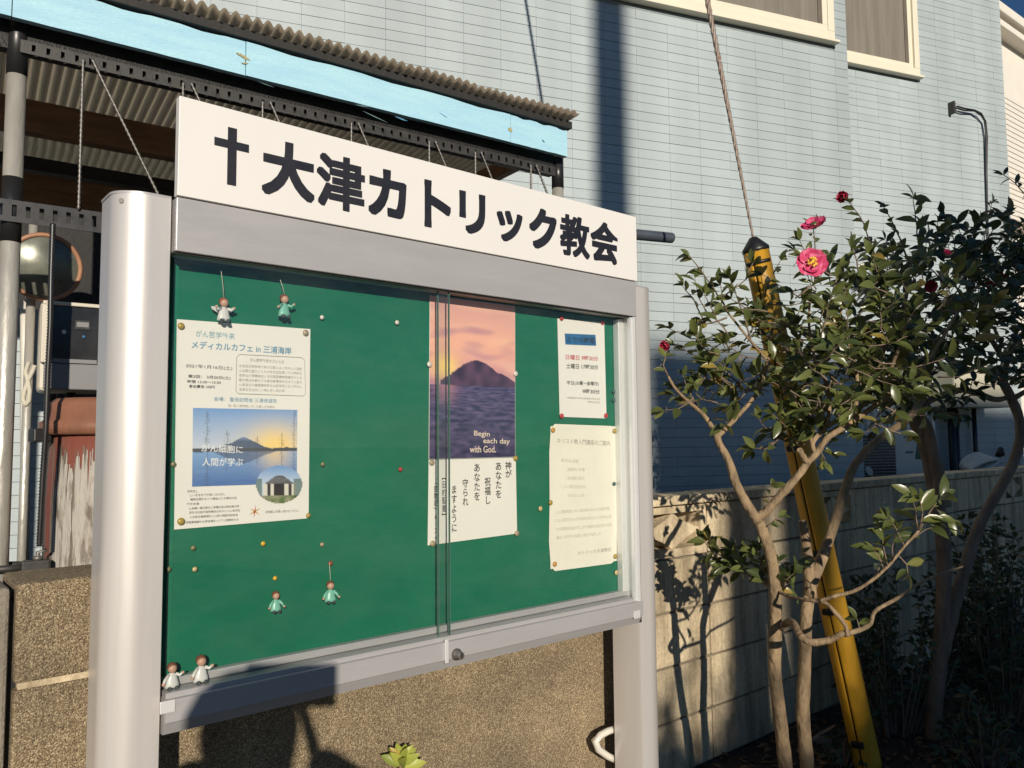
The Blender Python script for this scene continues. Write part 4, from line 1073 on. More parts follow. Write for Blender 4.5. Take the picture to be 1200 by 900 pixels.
# -- angel figurines
def figurine(px, py, hpx, y, label, dress, hair, wings, pose, cord=None, stand=False):
    x, z0 = BO.hit(px, py, y); h = BO.hit(px, py - hpx, y)[1] - z0
    if stand: z0 = zrt + .0078
    r = empty('angel_figurine', BO.w(x, y, z0), TH_B + random.uniform(-.15, .15)); tag(r, label, 'figurine', 'angel figurines in the display case')
    u = h
    MB().lathe([(.001, u * .06), (.27 * u, u * .08), (.25 * u, u * .2), (.19 * u, u * .42), (.11 * u, u * .58), (.07 * u, u * .62)], 14, sx=.62).build('gown', M[dress], r)
    MB().ball((0, -.02 * u, u * .76), .165 * u, 1, .9, 1.02).build('head', M['skin'], r)
    MB().ball((0, .03 * u, u * .81), .18 * u, 1.02, .92, .95).build('hair', M[hair], r)
    for s in (-1, 1):
        lift = {'down': -.1, 'out': .05, 'up': .22}[pose[0 if s < 0 else 1]]
        MB().tube([V((s * .12 * u, -.02 * u, u * .55)), V((s * .27 * u, -.07 * u, u * (.42 + lift * .3))), V((s * .34 * u, -.13 * u, u * (.36 + lift)))], [.065 * u, .06 * u, .05 * u], 8).build('arm', M[dress], r)
        MB().ball((s * .355 * u, -.14 * u, u * (.36 + lift)), .058 * u, n=8, m=6).build('hand', M['skin'], r)
        MB().ball((s * .12 * u, -.13 * u, u * .07), .085 * u, 1, 1.5, .8, 8, 6).build('shoe', M['fig_dark'], r)
        if wings:
            MB().slab([(s * .04 * u, u * .44), (s * .2 * u, u * .38), (s * .42 * u, u * .5), (s * .46 * u, u * .6), (s * .25 * u, u * .62), (s * .05 * u, u * .56)][::s], .10 * u, .13 * u).build('wing', M['fig_white'], r)
    if cord:
        x2, z2 = BO.hit(*cord, y)
        MB().tube([V((0, 0, u * .95)), V(((x2 - x) * .4, .0, (u * .95 + z2 - z0) / 2)), V((x2 - x, 0, z2 - z0))], .0006, 5).build('cord', M['cord'], r)
    return r
figurine(262, 378, 30, DEP - .016, 'white winged figurine hanging at the top left of the green felt', 'fig_white', 'hair_red', True, ('up', 'up'), (259, 318))
figurine(333, 373, 29, DEP - .016, 'green and white figurine hanging second from the left at the top', 'fig_green', 'hair', False, ('out', 'up'), (328, 328))
figurine(323, 718, 26, DEP - .013, 'small pale green seated figurine low on the felt below a yellow pin', 'fig_green', 'hair', False, ('down', 'down'))
figurine(387, 707, 27, DEP - .013, 'small green figurine hanging by a cord from a rust coloured pin', 'fig_green', 'hair', False, ('down', 'down'), (386, 660))
figurine(201, 818, 32, .026, 'white figurine with a green apron standing at the bottom left corner', 'fig_white', 'hair', False, ('down', 'up'), None, True)
figurine(235, 811, 34, .026, 'white figurine waving one hand on the ledge, second from the left post', 'fig_white', 'hair', False, ('down', 'up'), None, True)
def on_soil(px, py):
    d = ray(px, py); t = (SOIL - CAM.z) / d.z; p = CAM + d * t; p.z = gz(p.x, p.y); return p
# ------------------------------------------------------------------ camellias
def leaf_mesh(name, mat, bend, fold, wr=.44):
    """pointed oval leaf, unit length along +x, folded along the midrib and drooping"""
    st = [0, .18, .42, .68, .88, 1.0]; wd = [.02, .28, wr, .38, .18, .0]
    vs = []; fs = []
    for i, (t, w_) in enumerate(zip(st, wd)):
        z = -bend * t * t
        vs += [(t, -w_ / 2, z + fold * w_), (t, 0, z), (t, w_ / 2, z + fold * w_)]
    for i in range(len(st) - 1):
        a = i * 3
        fs += [(a, a + 3, a + 4, a + 1), (a + 1, a + 4, a + 5, a + 2)]
    return MB().add(vs, fs, True)
LEAF = [leaf_mesh('leaf', None, b, f) for b, f in ((.18, .22), (.32, .15), (.08, .30), (.45, .25))]
class Tree:
    def __init__(s, name, base, label, leafmat, barkmat, cat='tree'):
        s.o = base.copy(); s.root = empty(name, base); tag(s.root, label, cat)
        s.limbs = []; s.twigs = MB(); s.leaves = []; s.lm = leafmat; s.bm = barkmat; s.flowers = []
    def limb(s, pts, r0, r1, name='branch', n=10, sub=4, jit=.35):
        """pts: world points; smooth Catmull-Rom tube, radius falls from r0 to r1, slightly knobbly"""
        P_ = [p - s.o for p in pts]; out = []; rs = []
        Q = [P_[0] * 2 - P_[1]] + P_ + [P_[-1] * 2 - P_[-2]]
        tot = (len(P_) - 1) * sub; k = 0
        for i in range(1, len(Q) - 2):
            for j in range(sub):
                t = j / sub; a, b, c, d = Q[i - 1:i + 3]
                out.append(.5 * ((2 * b) + (c - a) * t + (2 * a - 5 * b + 4 * c - d) * t * t + (3 * b - a - 3 * c + d) * t ** 3))
                u = k / tot; rs.append((r0 + (r1 - r0) * u) * (1 + .28 * jit * nz(k * .9, r0 * 100) + (.22 * jit if random.random() < .12 else 0))); k += 1
        out.append(P_[-1]); rs.append(r1)
        for i in range(1, len(out) - 1): out[i] = out[i] + V((nz(i * .8, 3, r0 * 50), nz(i * .8, 9, r0 * 50), nz(i * .8, 15, r0 * 50))) * r0 * .25 * jit
        s.limbs.append(MB().tube(out, rs, n).build(name, M[s.bm], s.root, recalc=False))
        return [p + s.o for p in out]
    def leaf(s, p, d, size, up=None):
        d = d.normalized(); up = (up or V((random.gauss(0, .5), random.gauss(0, .5) - .75, .75 + random.gauss(0, .2))))
        y = up.cross(d); y = y.normalized() if y.length > 1e-3 else d.orthogonal().normalized(); z = d.cross(y)
        s.leaves.append((p - s.o, d, y, z, size, random.randrange(4)))
    def twig(s, pts, r=.003, size=.05, pitch=.022, start=.25, tipn=3, spread=.9):
        """a leafy shoot through world points"""
        L = [V(p) for p in pts]
        dense = []
        for a, b in zip(L, L[1:]):
            k = max(2, int((b - a).length / .012)); dense += [a + (b - a) * i / k for i in range(k)]
        dense.append(L[-1]); m = len(dense)
        for i in range(1, m - 1): dense[i] = dense[i] + V((random.gauss(0, .0012), random.gauss(0, .0012), random.gauss(0, .0012)))
        s.twigs.tube([p - s.o for p in dense[::2] + ([dense[-1]] if m % 2 == 0 else [])], [r * (1 - .65 * i / max(1, len(dense[::2]))) for i in range(len(dense[::2]) + (m % 2 == 0))], 5)
        acc = 0; side = random.choice((-1, 1))
        for i in range(1, m):
            acc += (dense[i] - dense[i - 1]).length
            if i / m < start: continue
            if acc >= pitch:
                acc = random.uniform(-.3, .2) * pitch; t = (dense[i] - dense[i - 1]).normalized(); side = -side
                o = t.cross(V((0, 0, 1))); o = o.normalized() if o.length > .1 else V((random.gauss(0, 1), random.gauss(0, 1), 0)).normalized()
                ang = random.gauss(0, .7)
                o2 = (o * math.cos(ang) + t.cross(o) * math.sin(ang)) * side
                s.leaf(dense[i], o2 * spread + t * random.uniform(.25, .8) + V((0, 0, random.uniform(-.15, .25))), size * random.uniform(.75, 1.2))
        t = (dense[-1] - dense[-2]).normalized()
        for k in range(tipn):
            s.leaf(dense[-1], t + V((random.gauss(0, .6), random.gauss(0, .6), random.gauss(0, .4))), size * random.uniform(.6, 1.05))
    def flower(s, p, face, size, mat, openness=1.0, eye=True):
        face = face.normalized(); e1 = face.orthogonal().normalized(); e2 = face.cross(e1); p = p - s.o
        f = link('flower', None, s.root, p); s.flowers.append(f)
        for ring, (k, rad, tilt) in enumerate(((6, 1.0, .22), (2, .8, .5)) if openness > .5 else ((6, .8, .9), (5, .6, 1.2), (4, .35, 1.4))):
            for i in range(k):
                a = 2 * math.pi * i / k + ring * .5 + random.uniform(-.15, .15)
                d = e1 * math.cos(a) + e2 * math.sin(a); o = face.cross(d)
                vs = []; fs = []; n = 5
                for ii in range(n + 1):
                    t = ii / n; w_ = size * .33 * rad * math.sin(math.pi * (.12 + .80 * t)) ** .7
                    c = d * (size * .52 * rad * t * math.cos(tilt * t)) + face * (size * .42 * rad * (t ** 1.4) * math.sin(tilt) + size * .10 * nz(t * 4, i * 3 + ring, p.x * 9))
                    for q in (-1, -.5, 0, .5, 1):
                        vs.append(c + o * (w_ * q) + face * (size * .07 * q * q + size * .11 * nz(q * 2, t * 3, i + ring * 7)))
                for ii in range(n):
                    for q in range(4): b = ii * 5 + q; fs.append((b, b + 1, b + 6, b + 5))
                MB().add(vs, fs, True).build('petal', M[mat], f, recalc=False)
        if eye:
            st = MB()
            for i in range(26):
                a = random.uniform(0, 6.28); r = random.uniform(0, .16) * size
                b = e1 * math.cos(a) * r + e2 * math.sin(a) * r
                st.tube([b * .5, b + face * size * random.uniform(.12, .2)], size * .022, 4)
                st.ball(tuple(b + face * size * .19), size * .045, n=5, m=4)
            st.build('stamens', M['stamen'], f)
        else:
            MB().ball((0, 0, 0), size * .16, n=8, m=6).build('calyx', M[s.lm], f)
    def finish(s, cap=300):
        s.twigs.build('twig', M['bark_dark'], s.root, recalc=False)['kind'] = 'stuff'
        def score(l):
            x, y, k = proj(l[0] + s.o)
            return l[4] / k if (0 < x < 1200 and 0 < y < 900) else 0
        ls = sorted(s.leaves, key=score, reverse=True)
        me = [b.mesh('leaf', M[s.lm]) for b in LEAF]
        for l in ls[:cap]:
            o = link('leaf', me[l[5]], s.root)
            d, y, z, sz = l[1] * l[4], l[2] * l[4], l[3] * l[4], l[4]
            o.matrix_local = Matrix(((d.x, y.x, z.x, l[0].x), (d.y, y.y, z.y, l[0].y), (d.z, y.z, z.z, l[0].z), (0, 0, 0, 1)))
        rest = MB()
        for l in ls[cap:]:
            b = LEAF[l[5]]
            rest.add([l[0] + (l[1] * v[0] + l[2] * v[1] + l[3] * v[2]) * l[4] for v in b.v], b.f, True)
        if rest.v:
            o = rest.build('foliage', M[s.lm], s.root, recalc=False); o['kind'] = 'stuff'

def L3(lst): return [at(*p) for p in lst]
tb = at(925, 930, 2.39); base1 = V((tb.x + .015, tb.y - .01, SOIL - .02))
T1 = Tree('camellia_tree', base1, 'sunlit camellia with pale forked trunk and pink flowers beside the board', 'leaf', 'bark')
DF = 2.25
trunk = [base1] + L3([(921, 900, 2.37), (914, 840, 2.345), (908, 785, 2.32), (909, 720, 2.29), (908, 690, 2.28), (904, 655, 2.265), (895, 625, 2.255), (886, 606, DF)])
T1.limb(trunk, .0205, .0145, 'trunk', 14)
l1 = T1.limb(L3([(889, 612, DF), (876, 592, DF), (862, 565, DF), (854, 540, DF), (843, 520, DF), (839, 506, DF)]), .015, .009)
T1.limb(L3([(839, 508, DF), (825, 487, DF), (806, 470, DF - .02), (792, 456, DF - .04), (783, 441, DF - .05)]), .0075, .003)
T1.limb(L3([(840, 512, DF), (850, 503, DF), (866, 486, DF + .02), (882, 468, DF + .03), (893, 450, DF + .03), (900, 420, DF), (905, 385, DF)]), .0078, .004)
T1.limb(L3([(884, 608, DF), (897, 600, DF), (915, 580, DF - .02), (935, 558, DF - .03), (948, 540, DF - .04), (958, 530, DF - .04), (970, 513, DF - .05), (990, 500, DF - .05), (1022, 478, DF - .06), (1060, 452, DF - .08), (1085, 425, DF - .1), (1105, 395, DF - .12), (1125, 362, DF - .14)]), .0135, .0035)
T1.limb(L3([(946, 543, DF - .04), (940, 533, DF - .05), (937, 527, DF - .06)]), .0085, .008)
T1.limb(L3([(956, 532, DF - .04), (952, 520, DF - .03), (964, 505, DF - .02), (985, 488, DF - .02), (1010, 462, DF), (1030, 430, DF), (1040, 395, DF)]), .0075, .0035)
T1.limb(L3([(966, 506, DF - .03), (972, 480, DF), (968, 450, DF), (955, 420, DF), (948, 380, DF), (950, 345, DF)]), .006, .003)
T1.limb(L3([(952, 520, DF - .03), (945, 500, DF), (930, 470, DF), (905, 430, DF - .03), (880, 400, DF - .05), (852, 365, DF - .06)]), .006, .003)
T1.limb(L3([(1000, 493, DF - .05), (1005, 455, DF - .02), (1000, 420, DF), (985, 380, DF + .02), (990, 340, DF + .02)]), .006, .003)
T1.limb(L3([(1040, 466, DF - .07), (1045, 430, DF - .05), (1060, 390, DF - .03), (1062, 340, DF), (1070, 300, DF + .02)]), .006, .003)
# back stem of the same clump
T1.limb([base1 + V((.04, .03, 0))] + L3([(946, 900, 2.42), (941, 840, 2.42), (943, 780, 2.42), (945, 720, 2.4), (950, 690, 2.42), (960, 662, 2.44), (976, 620, 2.48), (990, 575, 2.52), (1003, 543, 2.55), (1030, 515, 2.6), (1062, 492, 2.65), (1080, 470, 2.68), (1090, 440, 2.7)]), .021, .010, 'trunk', 12)
T1.limb(L3([(950, 700, 2.41), (947, 660, 2.41), (944, 630, 2.41), (940, 610, 2.41)]), .019, .012)
# low branch
LB = 2.12
T1.limb(L3([(914, 735, 2.29), (928, 729, 2.22), (938, 745, LB), (952, 753, LB - .02), (972, 750, LB - .03), (986, 743, LB - .05), (996, 742, LB - .06)]), .011, .0075)
T1.limb(L3([(993, 746, LB - .06), (990, 732, LB - .06), (978, 717, LB - .06), (966, 706, LB - .04), (945, 703, LB), (922, 698, LB + .1), (902, 688, LB + .2), (885, 678, LB + .28), (872, 672, LB + .33)]), .0062, .003)
T1.limb(L3([(962, 704, LB - .04), (980, 698, LB - .06), (1000, 693, LB - .08), (1022, 680, LB - .10), (1042, 662, LB - .12), (1060, 640, LB - .14), (1077, 622, LB - .15)]), .0055, .003)
T1.limb(L3([(994, 742, LB - .06), (1008, 738, LB - .05), (1020, 731, LB), (1026, 716, LB + .05), (1050, 702, LB + .1), (1075, 685, LB + .15), (1104, 672, LB + .2), (1128, 664, LB + .25)]), .007, .003)
# shoots of the low branch
T1.twig(L3([(1077, 622, LB - .15), (1073, 598, LB - .15), (1068, 580, LB - .16)]), .0025, .058, .014, .2)
T1.twig(L3([(1077, 622, LB - .15), (1090, 600, LB - .16), (1102, 583, LB - .17)]), .0025, .062, .014, .2)
T1.twig(L3([(1066, 635, LB - .14), (1085, 620, LB - .14), (1098, 617, LB - .15)]), .0022, .058, .016, .3)
T1.twig(L3([(1040, 664, LB - .12), (1036, 640, LB - .12), (1034, 622, LB - .12)]), .0022, .046, .011, .3)
T1.twig(L3([(1052, 650, LB - .13), (1062, 662, LB - .13), (1064, 672, LB - .13)]), .002, .046, .012, .3)
T1.twig(L3([(1024, 679, LB - .1), (1030, 668, LB - .1), (1034, 655, LB - .1)]), .002, .046, .012, .3)
for pts in ([(902, 688, LB + .2), (893, 665, LB + .2), (890, 645, LB + .2)], [(893, 684, LB + .24), (905, 668, LB + .22), (922, 665, LB + .2)], [(885, 678, LB + .28), (872, 660, LB + .3), (858, 645, LB + .32)], [(872, 672, LB + .33), (850, 655, LB + .36), (826, 635, LB + .38)], [(872, 672, LB + .33), (862, 668, LB + .34), (845, 668, LB + .35)], [(910, 690, LB + .16), (922, 680, LB + .16), (930, 672, LB + .16)]):
    for rep in range(2): T1.twig(L3([pts[0]] + [(a + rep * random.uniform(-14, 14), b + rep * random.uniform(-10, 10), c + rep * .03) for a, b, c in pts[1:]]), .0022, .054, .009, .1, 4)
for pts in ([(1060, 640, LB - .14), (1050, 618, LB - .14), (1040, 608, LB - .14)], [(1077, 622, LB - .15), (1082, 600, LB - .17), (1078, 585, LB - .18)], [(1084, 612, LB - .15), (1104, 606, LB - .15), (1118, 610, LB - .15)], [(1046, 655, LB - .12), (1046, 635, LB - .13), (1050, 622, LB - .13)], [(1036, 668, LB - .11), (1030, 652, LB - .11), (1024, 645, LB - .11)]):
    T1.twig(L3(pts), .0022, .05, .010, .2, 3)
T1.twig(L3([(1008, 738, LB - .05), (1004, 725, LB - .05)]), .002, .04, .012, .2, 3)
T1.twig(L3([(893, 602, DF), (900, 590, DF - .02), (905, 570, DF - .02)]), .002, .04, .02, .3, 3)
T1.twig(L3([(895, 620, DF), (903, 612, DF - .03), (912, 606, DF - .04)]), .002, .042, .015, .2, 3)
# long named shoots with sky or wall behind them
sh = [([(852, 365, DF - .06), (838, 340, DF - .08), (822, 318, DF - .1), (808, 300, DF - .1)], .048, .02), ([(852, 372, DF - .06), (828, 380, DF - .05), (812, 350, DF - .05), (800, 335, DF - .05)], .042, .017),
      ([(880, 400, DF - .05), (872, 370, DF - .07), (862, 342, DF - .08), (855, 326, DF - .08)], .05, .018), ([(868, 450, DF), (845, 432, DF - .02), (820, 420, DF - .02), (790, 405, DF - .03)], .048, .02),
      ([(868, 452, DF), (850, 455, DF - .03), (832, 445, DF - .03), (818, 440, DF - .02)], .048, .018), ([(835, 500, DF), (818, 478, DF), (806, 455, DF), (800, 440, DF)], .04, .018), ([(783, 441, DF - .05), (778, 428, DF - .05), (780, 418, DF - .05)], .036, .014),
      ([(955, 330, 2.2), (956, 300, 2.2), (955, 285, 2.2), (953, 268, 2.2)], .045, .02), ([(975, 345, 2.22), (985, 315, 2.22), (998, 292, 2.22)], .05, .018),
      ([(1034, 330, 2.3), (1022, 290, 2.3), (1010, 258, 2.3), (996, 238, 2.3)], .046, .018), ([(1062, 300, 2.35), (1050, 268, 2.35), (1036, 243, 2.35)], .042, .02), ([(1078, 310, 2.35), (1075, 270, 2.36), (1070, 232, 2.37)], .052, .017),
      ([(1008, 325, 2.25), (1002, 300, 2.25), (996, 284, 2.25)], .04, .014), ([(1108, 360, DF - .13), (1122, 340, DF - .15), (1133, 318, DF - .15)], .058, .014), ([(1095, 400, DF - .11), (1108, 385, DF - .12), (1135, 380, DF - .13)], .06, .014),
      ([(1062, 452, DF - .08), (1085, 440, DF - .09), (1098, 432, DF - .09)], .05, .014), ([(895, 350, 2.2), (905, 320, 2.2), (915, 305, 2.2)], .042, .016)]
for pts, sz, pt in sh: T1.twig(L3(pts), .003, sz, pt, .15, 3)
def fill(T, n, cx, cy, rx, ry, D0, D1, size, ln, pitch=.02, rnd=random.Random(5), spread_up=.6, ok=None):
    k = 0; tries = 0
    while k < n and tries < n * 8:
        tries += 1
        a = rnd.uniform(0, 6.283); r = rnd.random() ** .55
        px, py = cx + rx * r * math.cos(a), cy + ry * r * math.sin(a)
        if ok and not ok(px, py): continue
        D = rnd.uniform(D0, D1); p = at(px, py, D)
        d = V((math.cos(a) * .8 * rnd.random() + rnd.gauss(0, .5), rnd.gauss(0, .6), spread_up * rnd.random() - math.sin(a) * .4 + rnd.gauss(0, .3))).normalized()
        l = ln * rnd.uniform(.6, 1.3); q = p + d * l; mid = (p + q) / 2 + V((rnd.gauss(0, .01), rnd.gauss(0, .01), -.01))
        T.twig([p, mid, q], .0024, size * rnd.uniform(.85, 1.15), pitch, .05, 3); k += 1
_rg = random.Random(4)
def off_guard(px, py):
    return abs(px + 8 - (884 + (py - 286) * .2177)) > 30 or _rg.random() < .25
fill(T1, 26, 868, 405, 62, 60, 2.1, 2.4, .052, .11)
fill(T1, 18, 862, 455, 55, 26, 2.15, 2.4, .052, .09)
fill(T1, 76, 972, 400, 84, 82, 2.08, 2.55, .053, .12, ok=off_guard)
fill(T1, 38, 998, 455, 76, 46, 2.0, 2.4, .055, .12, ok=off_guard)
fill(T1, 42, 1060, 390, 70, 80, 2.05, 2.5, .056, .12)
fill(T1, 14, 925, 500, 30, 24, 2.2, 2.35, .05, .08)
fill(T1, 14, 955, 505, 22, 30, 2.2, 2.35, .042, .08)
T1.flower(at(951, 309, 2.04), V((-.15, -1, .12)), .078, 'petal')
T1.flower(at(954, 264, 2.16), V((-.45, -.5, .75)), .068, 'petal', .8, False)
T1.flower(at(989, 231, 2.3), V((-.7, -.6, -.1)), .055, 'petal_red', .3, False)
T1.flower(at(781, 404, DF - .03), V((-.6, -.6, -.4)), .05, 'petal_red', .4, False)
T1.flower(at(1090, 335, 2.2), V((-.2, -.9, -.3)), .055, 'petal_red', .4, False)
T1.flower(at(1109, 297, 2.4), V((.1, -.8, .5)), .035, 'petal', .3, False)
T1.finish()

# darker camellia to the right
b2 = on_soil(1092, 866); b2.z = SOIL - .02
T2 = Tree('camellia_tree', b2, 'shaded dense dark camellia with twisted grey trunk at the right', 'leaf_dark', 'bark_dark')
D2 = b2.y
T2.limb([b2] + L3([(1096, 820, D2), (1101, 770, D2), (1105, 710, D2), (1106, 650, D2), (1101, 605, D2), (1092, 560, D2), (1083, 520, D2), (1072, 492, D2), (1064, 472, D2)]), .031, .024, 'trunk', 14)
T2.limb(L3([(1098, 590, D2 - .02), (1100, 560, D2 - .03), (1092, 525, D2 - .03), (1086, 500, D2 - .02), (1072, 480, D2)]), .024, .020, 'trunk', 10)
T2.limb(L3([(1066, 478, D2), (1058, 455, D2), (1050, 420, D2), (1055, 380, D2), (1065, 330, D2)]), .022, .008)
T2.limb(L3([(1070, 484, D2), (1088, 470, D2), (1108, 462, D2 + .02), (1128, 457, D2 + .05), (1148, 462, D2 + .08), (1166, 468, D2 + .1), (1182, 466, D2 + .12)]), .016, .011)
T2.limb(L3([(1104, 770, D2), (1112, 735, D2), (1124, 690, D2 + .02), (1136, 650, D2 + .05), (1150, 610, D2 + .08), (1172, 572, D2 + .1), (1190, 535, D2 + .12), (1196, 500, D2 + .12), (1186, 468, D2 + .12), (1176, 448, D2 + .12), (1178, 425, D2 + .1), (1190, 395, D2 + .1)]), .026, .016, 'trunk', 12)
T2.limb(L3([(1184, 470, D2 + .12), (1196, 462, D2 + .1), (1215, 452, D2 + .1)]), .014, .008)
T2.limb(L3([(1178, 425, D2 + .1), (1160, 395, D2 + .05), (1140, 360, D2), (1130, 320, D2)]), .012, .005)
T2.limb(L3([(1064, 470, D2), (1080, 440, D2), (1105, 410, D2), (1135, 385, D2)]), .014, .006)
for pts, sz in (([(1108, 330, 2.9), (1120, 290, 2.9), (1113, 262, 2.9), (1104, 250, 2.9)], .055), ([(1140, 320, 2.9), (1130, 290, 2.9), (1122, 262, 2.9)], .058), ([(1170, 330, 2.95), (1180, 300, 2.95), (1186, 280, 2.95)], .058), ([(1190, 320, 2.95), (1192, 290, 2.95), (1200, 268, 2.95)], .058), ([(1150, 310, 2.95), (1142, 285, 2.95), (1140, 275, 2.95)], .055), ([(1215, 250, 2.8), (1198, 225, 2.8), (1185, 210, 2.8), (1176, 205, 2.8)], .045), ([(1092, 300, 2.8), (1086, 275, 2.8), (1078, 262, 2.8)], .055)):
    T2.twig(L3(pts), .003, sz, .018, .15, 3)
fill(T2, 120, 1140, 372, 95, 88, 2.75, 3.5, .058, .15)
fill(T2, 42, 1085, 345, 75, 60, 2.75, 3.3, .056, .13)
fill(T2, 40, 1060, 450, 60, 35, 2.8, 3.3, .055, .13)
fill(T2, 40, 1240, 370, 60, 90, 2.8, 3.5, .058, .16)
for px, py in ((1172, 325), (1160, 335)): T2.flower(at(px, py, 2.95), V((-.2, -.9, .1)), .05, 'petal_red', .3, False)
T2.finish()

# low shrubs in the shade
def shrub(label, px, py, D, rx, rz_, n, leaf, size):
    b = at(px, py, D); b.z = SOIL - .01
    T = Tree('garden_shrub', b, label, leaf, 'bark_dark', 'shrub')
    rnd = random.Random(int(px))
    for k in range(n):
        a = rnd.uniform(0, 6.28); r = rx * rnd.random() ** .6; h = rz_ * (1 - (r / rx) ** 2 * .6) * rnd.uniform(.45, 1)
        q = b + V((r * math.cos(a), r * math.sin(a) * .7, h)); p = b + V((r * .35 * math.cos(a), r * .35 * math.sin(a) * .7, 0)); m = (p * .4 + q * .6) + V((rnd.gauss(0, .02), rnd.gauss(0, .02), .05))
        T.twig([p, m, q], .004, size, .022, .3, 3)
    T.finish(200)
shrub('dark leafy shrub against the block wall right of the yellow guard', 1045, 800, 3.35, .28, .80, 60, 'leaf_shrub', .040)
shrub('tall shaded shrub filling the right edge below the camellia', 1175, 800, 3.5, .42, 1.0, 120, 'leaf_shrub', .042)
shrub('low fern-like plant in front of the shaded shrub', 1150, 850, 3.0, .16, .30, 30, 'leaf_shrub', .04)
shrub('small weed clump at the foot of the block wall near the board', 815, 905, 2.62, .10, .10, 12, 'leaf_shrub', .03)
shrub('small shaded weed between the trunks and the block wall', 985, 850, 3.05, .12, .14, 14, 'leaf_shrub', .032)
# lime rosette in front of the aggregate wall
pb = AG.w(AG.hit(470, 890, -.06)[0], -.06, 0); rz0_ = AG.hit(468, 893, -.06)[1]
T5 = Tree('rosette_plant', V((pb.x, pb.y, SOIL - .01)), 'lime green rosette plant in front of the aggregate wall at the bottom edge', 'leaf_lime', 'bark', 'plant')
top = V((pb.x, pb.y, rz0_))
T5.limb([V((pb.x + .02, pb.y, SOIL - .01)), V((pb.x + .015, pb.y + .01, (SOIL + rz0_) / 2)), top], .006, .004)
for k in range(15):
    a = 2.4 * k; t = k / 15
    T5.leaf(top + V((0, 0, -.012 + .02 * t)), V((math.cos(a), math.sin(a) * .7, .25 + 1.1 * t)), .044 * (1.1 - .45 * t), V((.1, -.9, .5)))
for k in range(24):
    z = SOIL + .1 + (rz0_ - SOIL - .13) * k / 24; a = 2.4 * k
    T5.leaf(V((pb.x + .015, pb.y + .005, z)), V((math.cos(a), math.sin(a), .3)), .05, V((0, 0, 1)))
T5.finish()
# ------------------------------------------------------------------ guy wire and its yellow guard
gb = on_soil(1017, 897); gb.z = SOIL
gt = at(884, 286, 2.83)
ax = (gt - gb).normalized(); Lg = (gt - gb).length
gg = empty('guy_wire_guard', gb); tag(gg, 'slanted yellow plastic guy wire guard with a black slit behind the camellia', 'guard')
rg = .0495
e1 = ax.cross(V((0, -1, 0))).normalized(); e2 = ax.cross(e1)
def around(a): return e1 * math.cos(a) + e2 * math.sin(a)
toc = (CAM - (gb + gt) / 2); toc = (toc - ax * toc.dot(ax)).normalized()
a0 = math.atan2(toc.dot(e2), toc.dot(e1))
# cylinder with an open slit facing the camera, a little left of centre
sgn = 1 if around(a0 + .3).x < around(a0).x else -1
sl = a0 + sgn * .38; hw = .062
prof = [(k / 40) for k in range(41)]
vs = []; fs = []; n = 40
zs = [0, .02] + [Lg * k / 12 for k in range(1, 12)] + [Lg - .02]
for z in zs:
    for k in range(n + 1):
        a = sl + hw + (2 * math.pi - 2 * hw) * k / n
        vs.append(ax * z + around(a) * (rg * (1 - .06 * z / Lg)))
for j in range(len(zs) - 1):
    for k in range(n): b = j * (n + 1) + k; fs.append((b, b + 1, b + n + 2, b + n + 1))
o = MB().add(vs, fs, True).build('tube', M['yellow'], gg); s_ = o.modifiers.new('solid', 'SOLIDIFY'); s_.thickness = .003
MB().tube([ax * .01, ax * (Lg - .03)], rg * .86, 20).build('liner', M['black'], gg)
MB().lathe([(rg * .94, Lg - .03), (rg * .99, Lg - .028), (rg * .99, Lg - .016), (.014, Lg + .024), (.010, Lg + .026)], 10, V((0, 0, 0)), ax).build('cap', M['black'], gg)
for f_ in (.055, .31, .42, .62, .70, .965):
    c = ax * (Lg * f_); r2 = rg * (1 - .06 * f_) + .001
    if f_ > .9:
        MB().tube([c + around(sl + t) * (r2 + .001) for t in [(-.6 + 1.9 * i / 10) * sgn * -1 for i in range(11)]], .007, 6).build('strap', M['black'], gg)
    else:
        MB().obox(c + around(sl) * (r2 + .006), ax * .011, around(sl + math.pi / 2) * .022, around(sl) * .008).build('clip', M['black'], gg, bevel=.003)
wd_ = (at(756, -378, 2.80) - gt).normalized()
m = MB(); Lw = 11.0; nn = 420
f1 = wd_.orthogonal().normalized(); f2 = wd_.cross(f1)
for k in range(3):
    pts = []
    for i in range(nn + 1):
        t = Lw * i / nn; rr = .0022 + .0030 * min(1, t / .8)
        a = 2 * math.pi * (k / 3 + t / .11)
        pts.append(V((0, 0, 0)) + wd_ * t + (f1 * math.cos(a) + f2 * math.sin(a)) * rr)
    m.tube(pts, [.0026 + .0032 * min(1, Lw * i / nn / .8) for i in range(nn + 1)], 6)
o = m.build('guy_wire', M['cable_steel'], None, gt, recalc=False); tag(o, 'twisted steel guy wire rising from the yellow guard', 'wire')

# ------------------------------------------------------------------ shaded things behind the block wall
yA = -.55
def HX(px, py, y): return HO.hit(px, py, y)
ax0, az0 = HX(1008, 566, SET - .4); ax1, az1 = HX(1086, 505, SET - .4)
ac = empty('air_conditioner', HO.w((ax0 + ax1) / 2, SET - .4, az0 - .05), TH_H); tag(ac, 'ivory outdoor air conditioner unit half hidden behind the block wall', 'air conditioner')
w2 = (ax1 - ax0) / 2; hh = az1 - az0 + .05
MB().box(-w2, w2, 0, .26, 0, hh).build('case', M['ac'], ac, bevel=.008)
MB().box(-w2 + .02, w2 * .02, -.006, -.001, .03, hh - .03).build('grille_recess', M['meter_dark'], ac)
gm = MB()
for k in range(16): gm.box(-w2 + .02, w2 * .02, -.012, -.007, .035 + (hh - .075) * k / 16, .043 + (hh - .075) * k / 16)
gm.build('grille', M['box_grey'], ac)
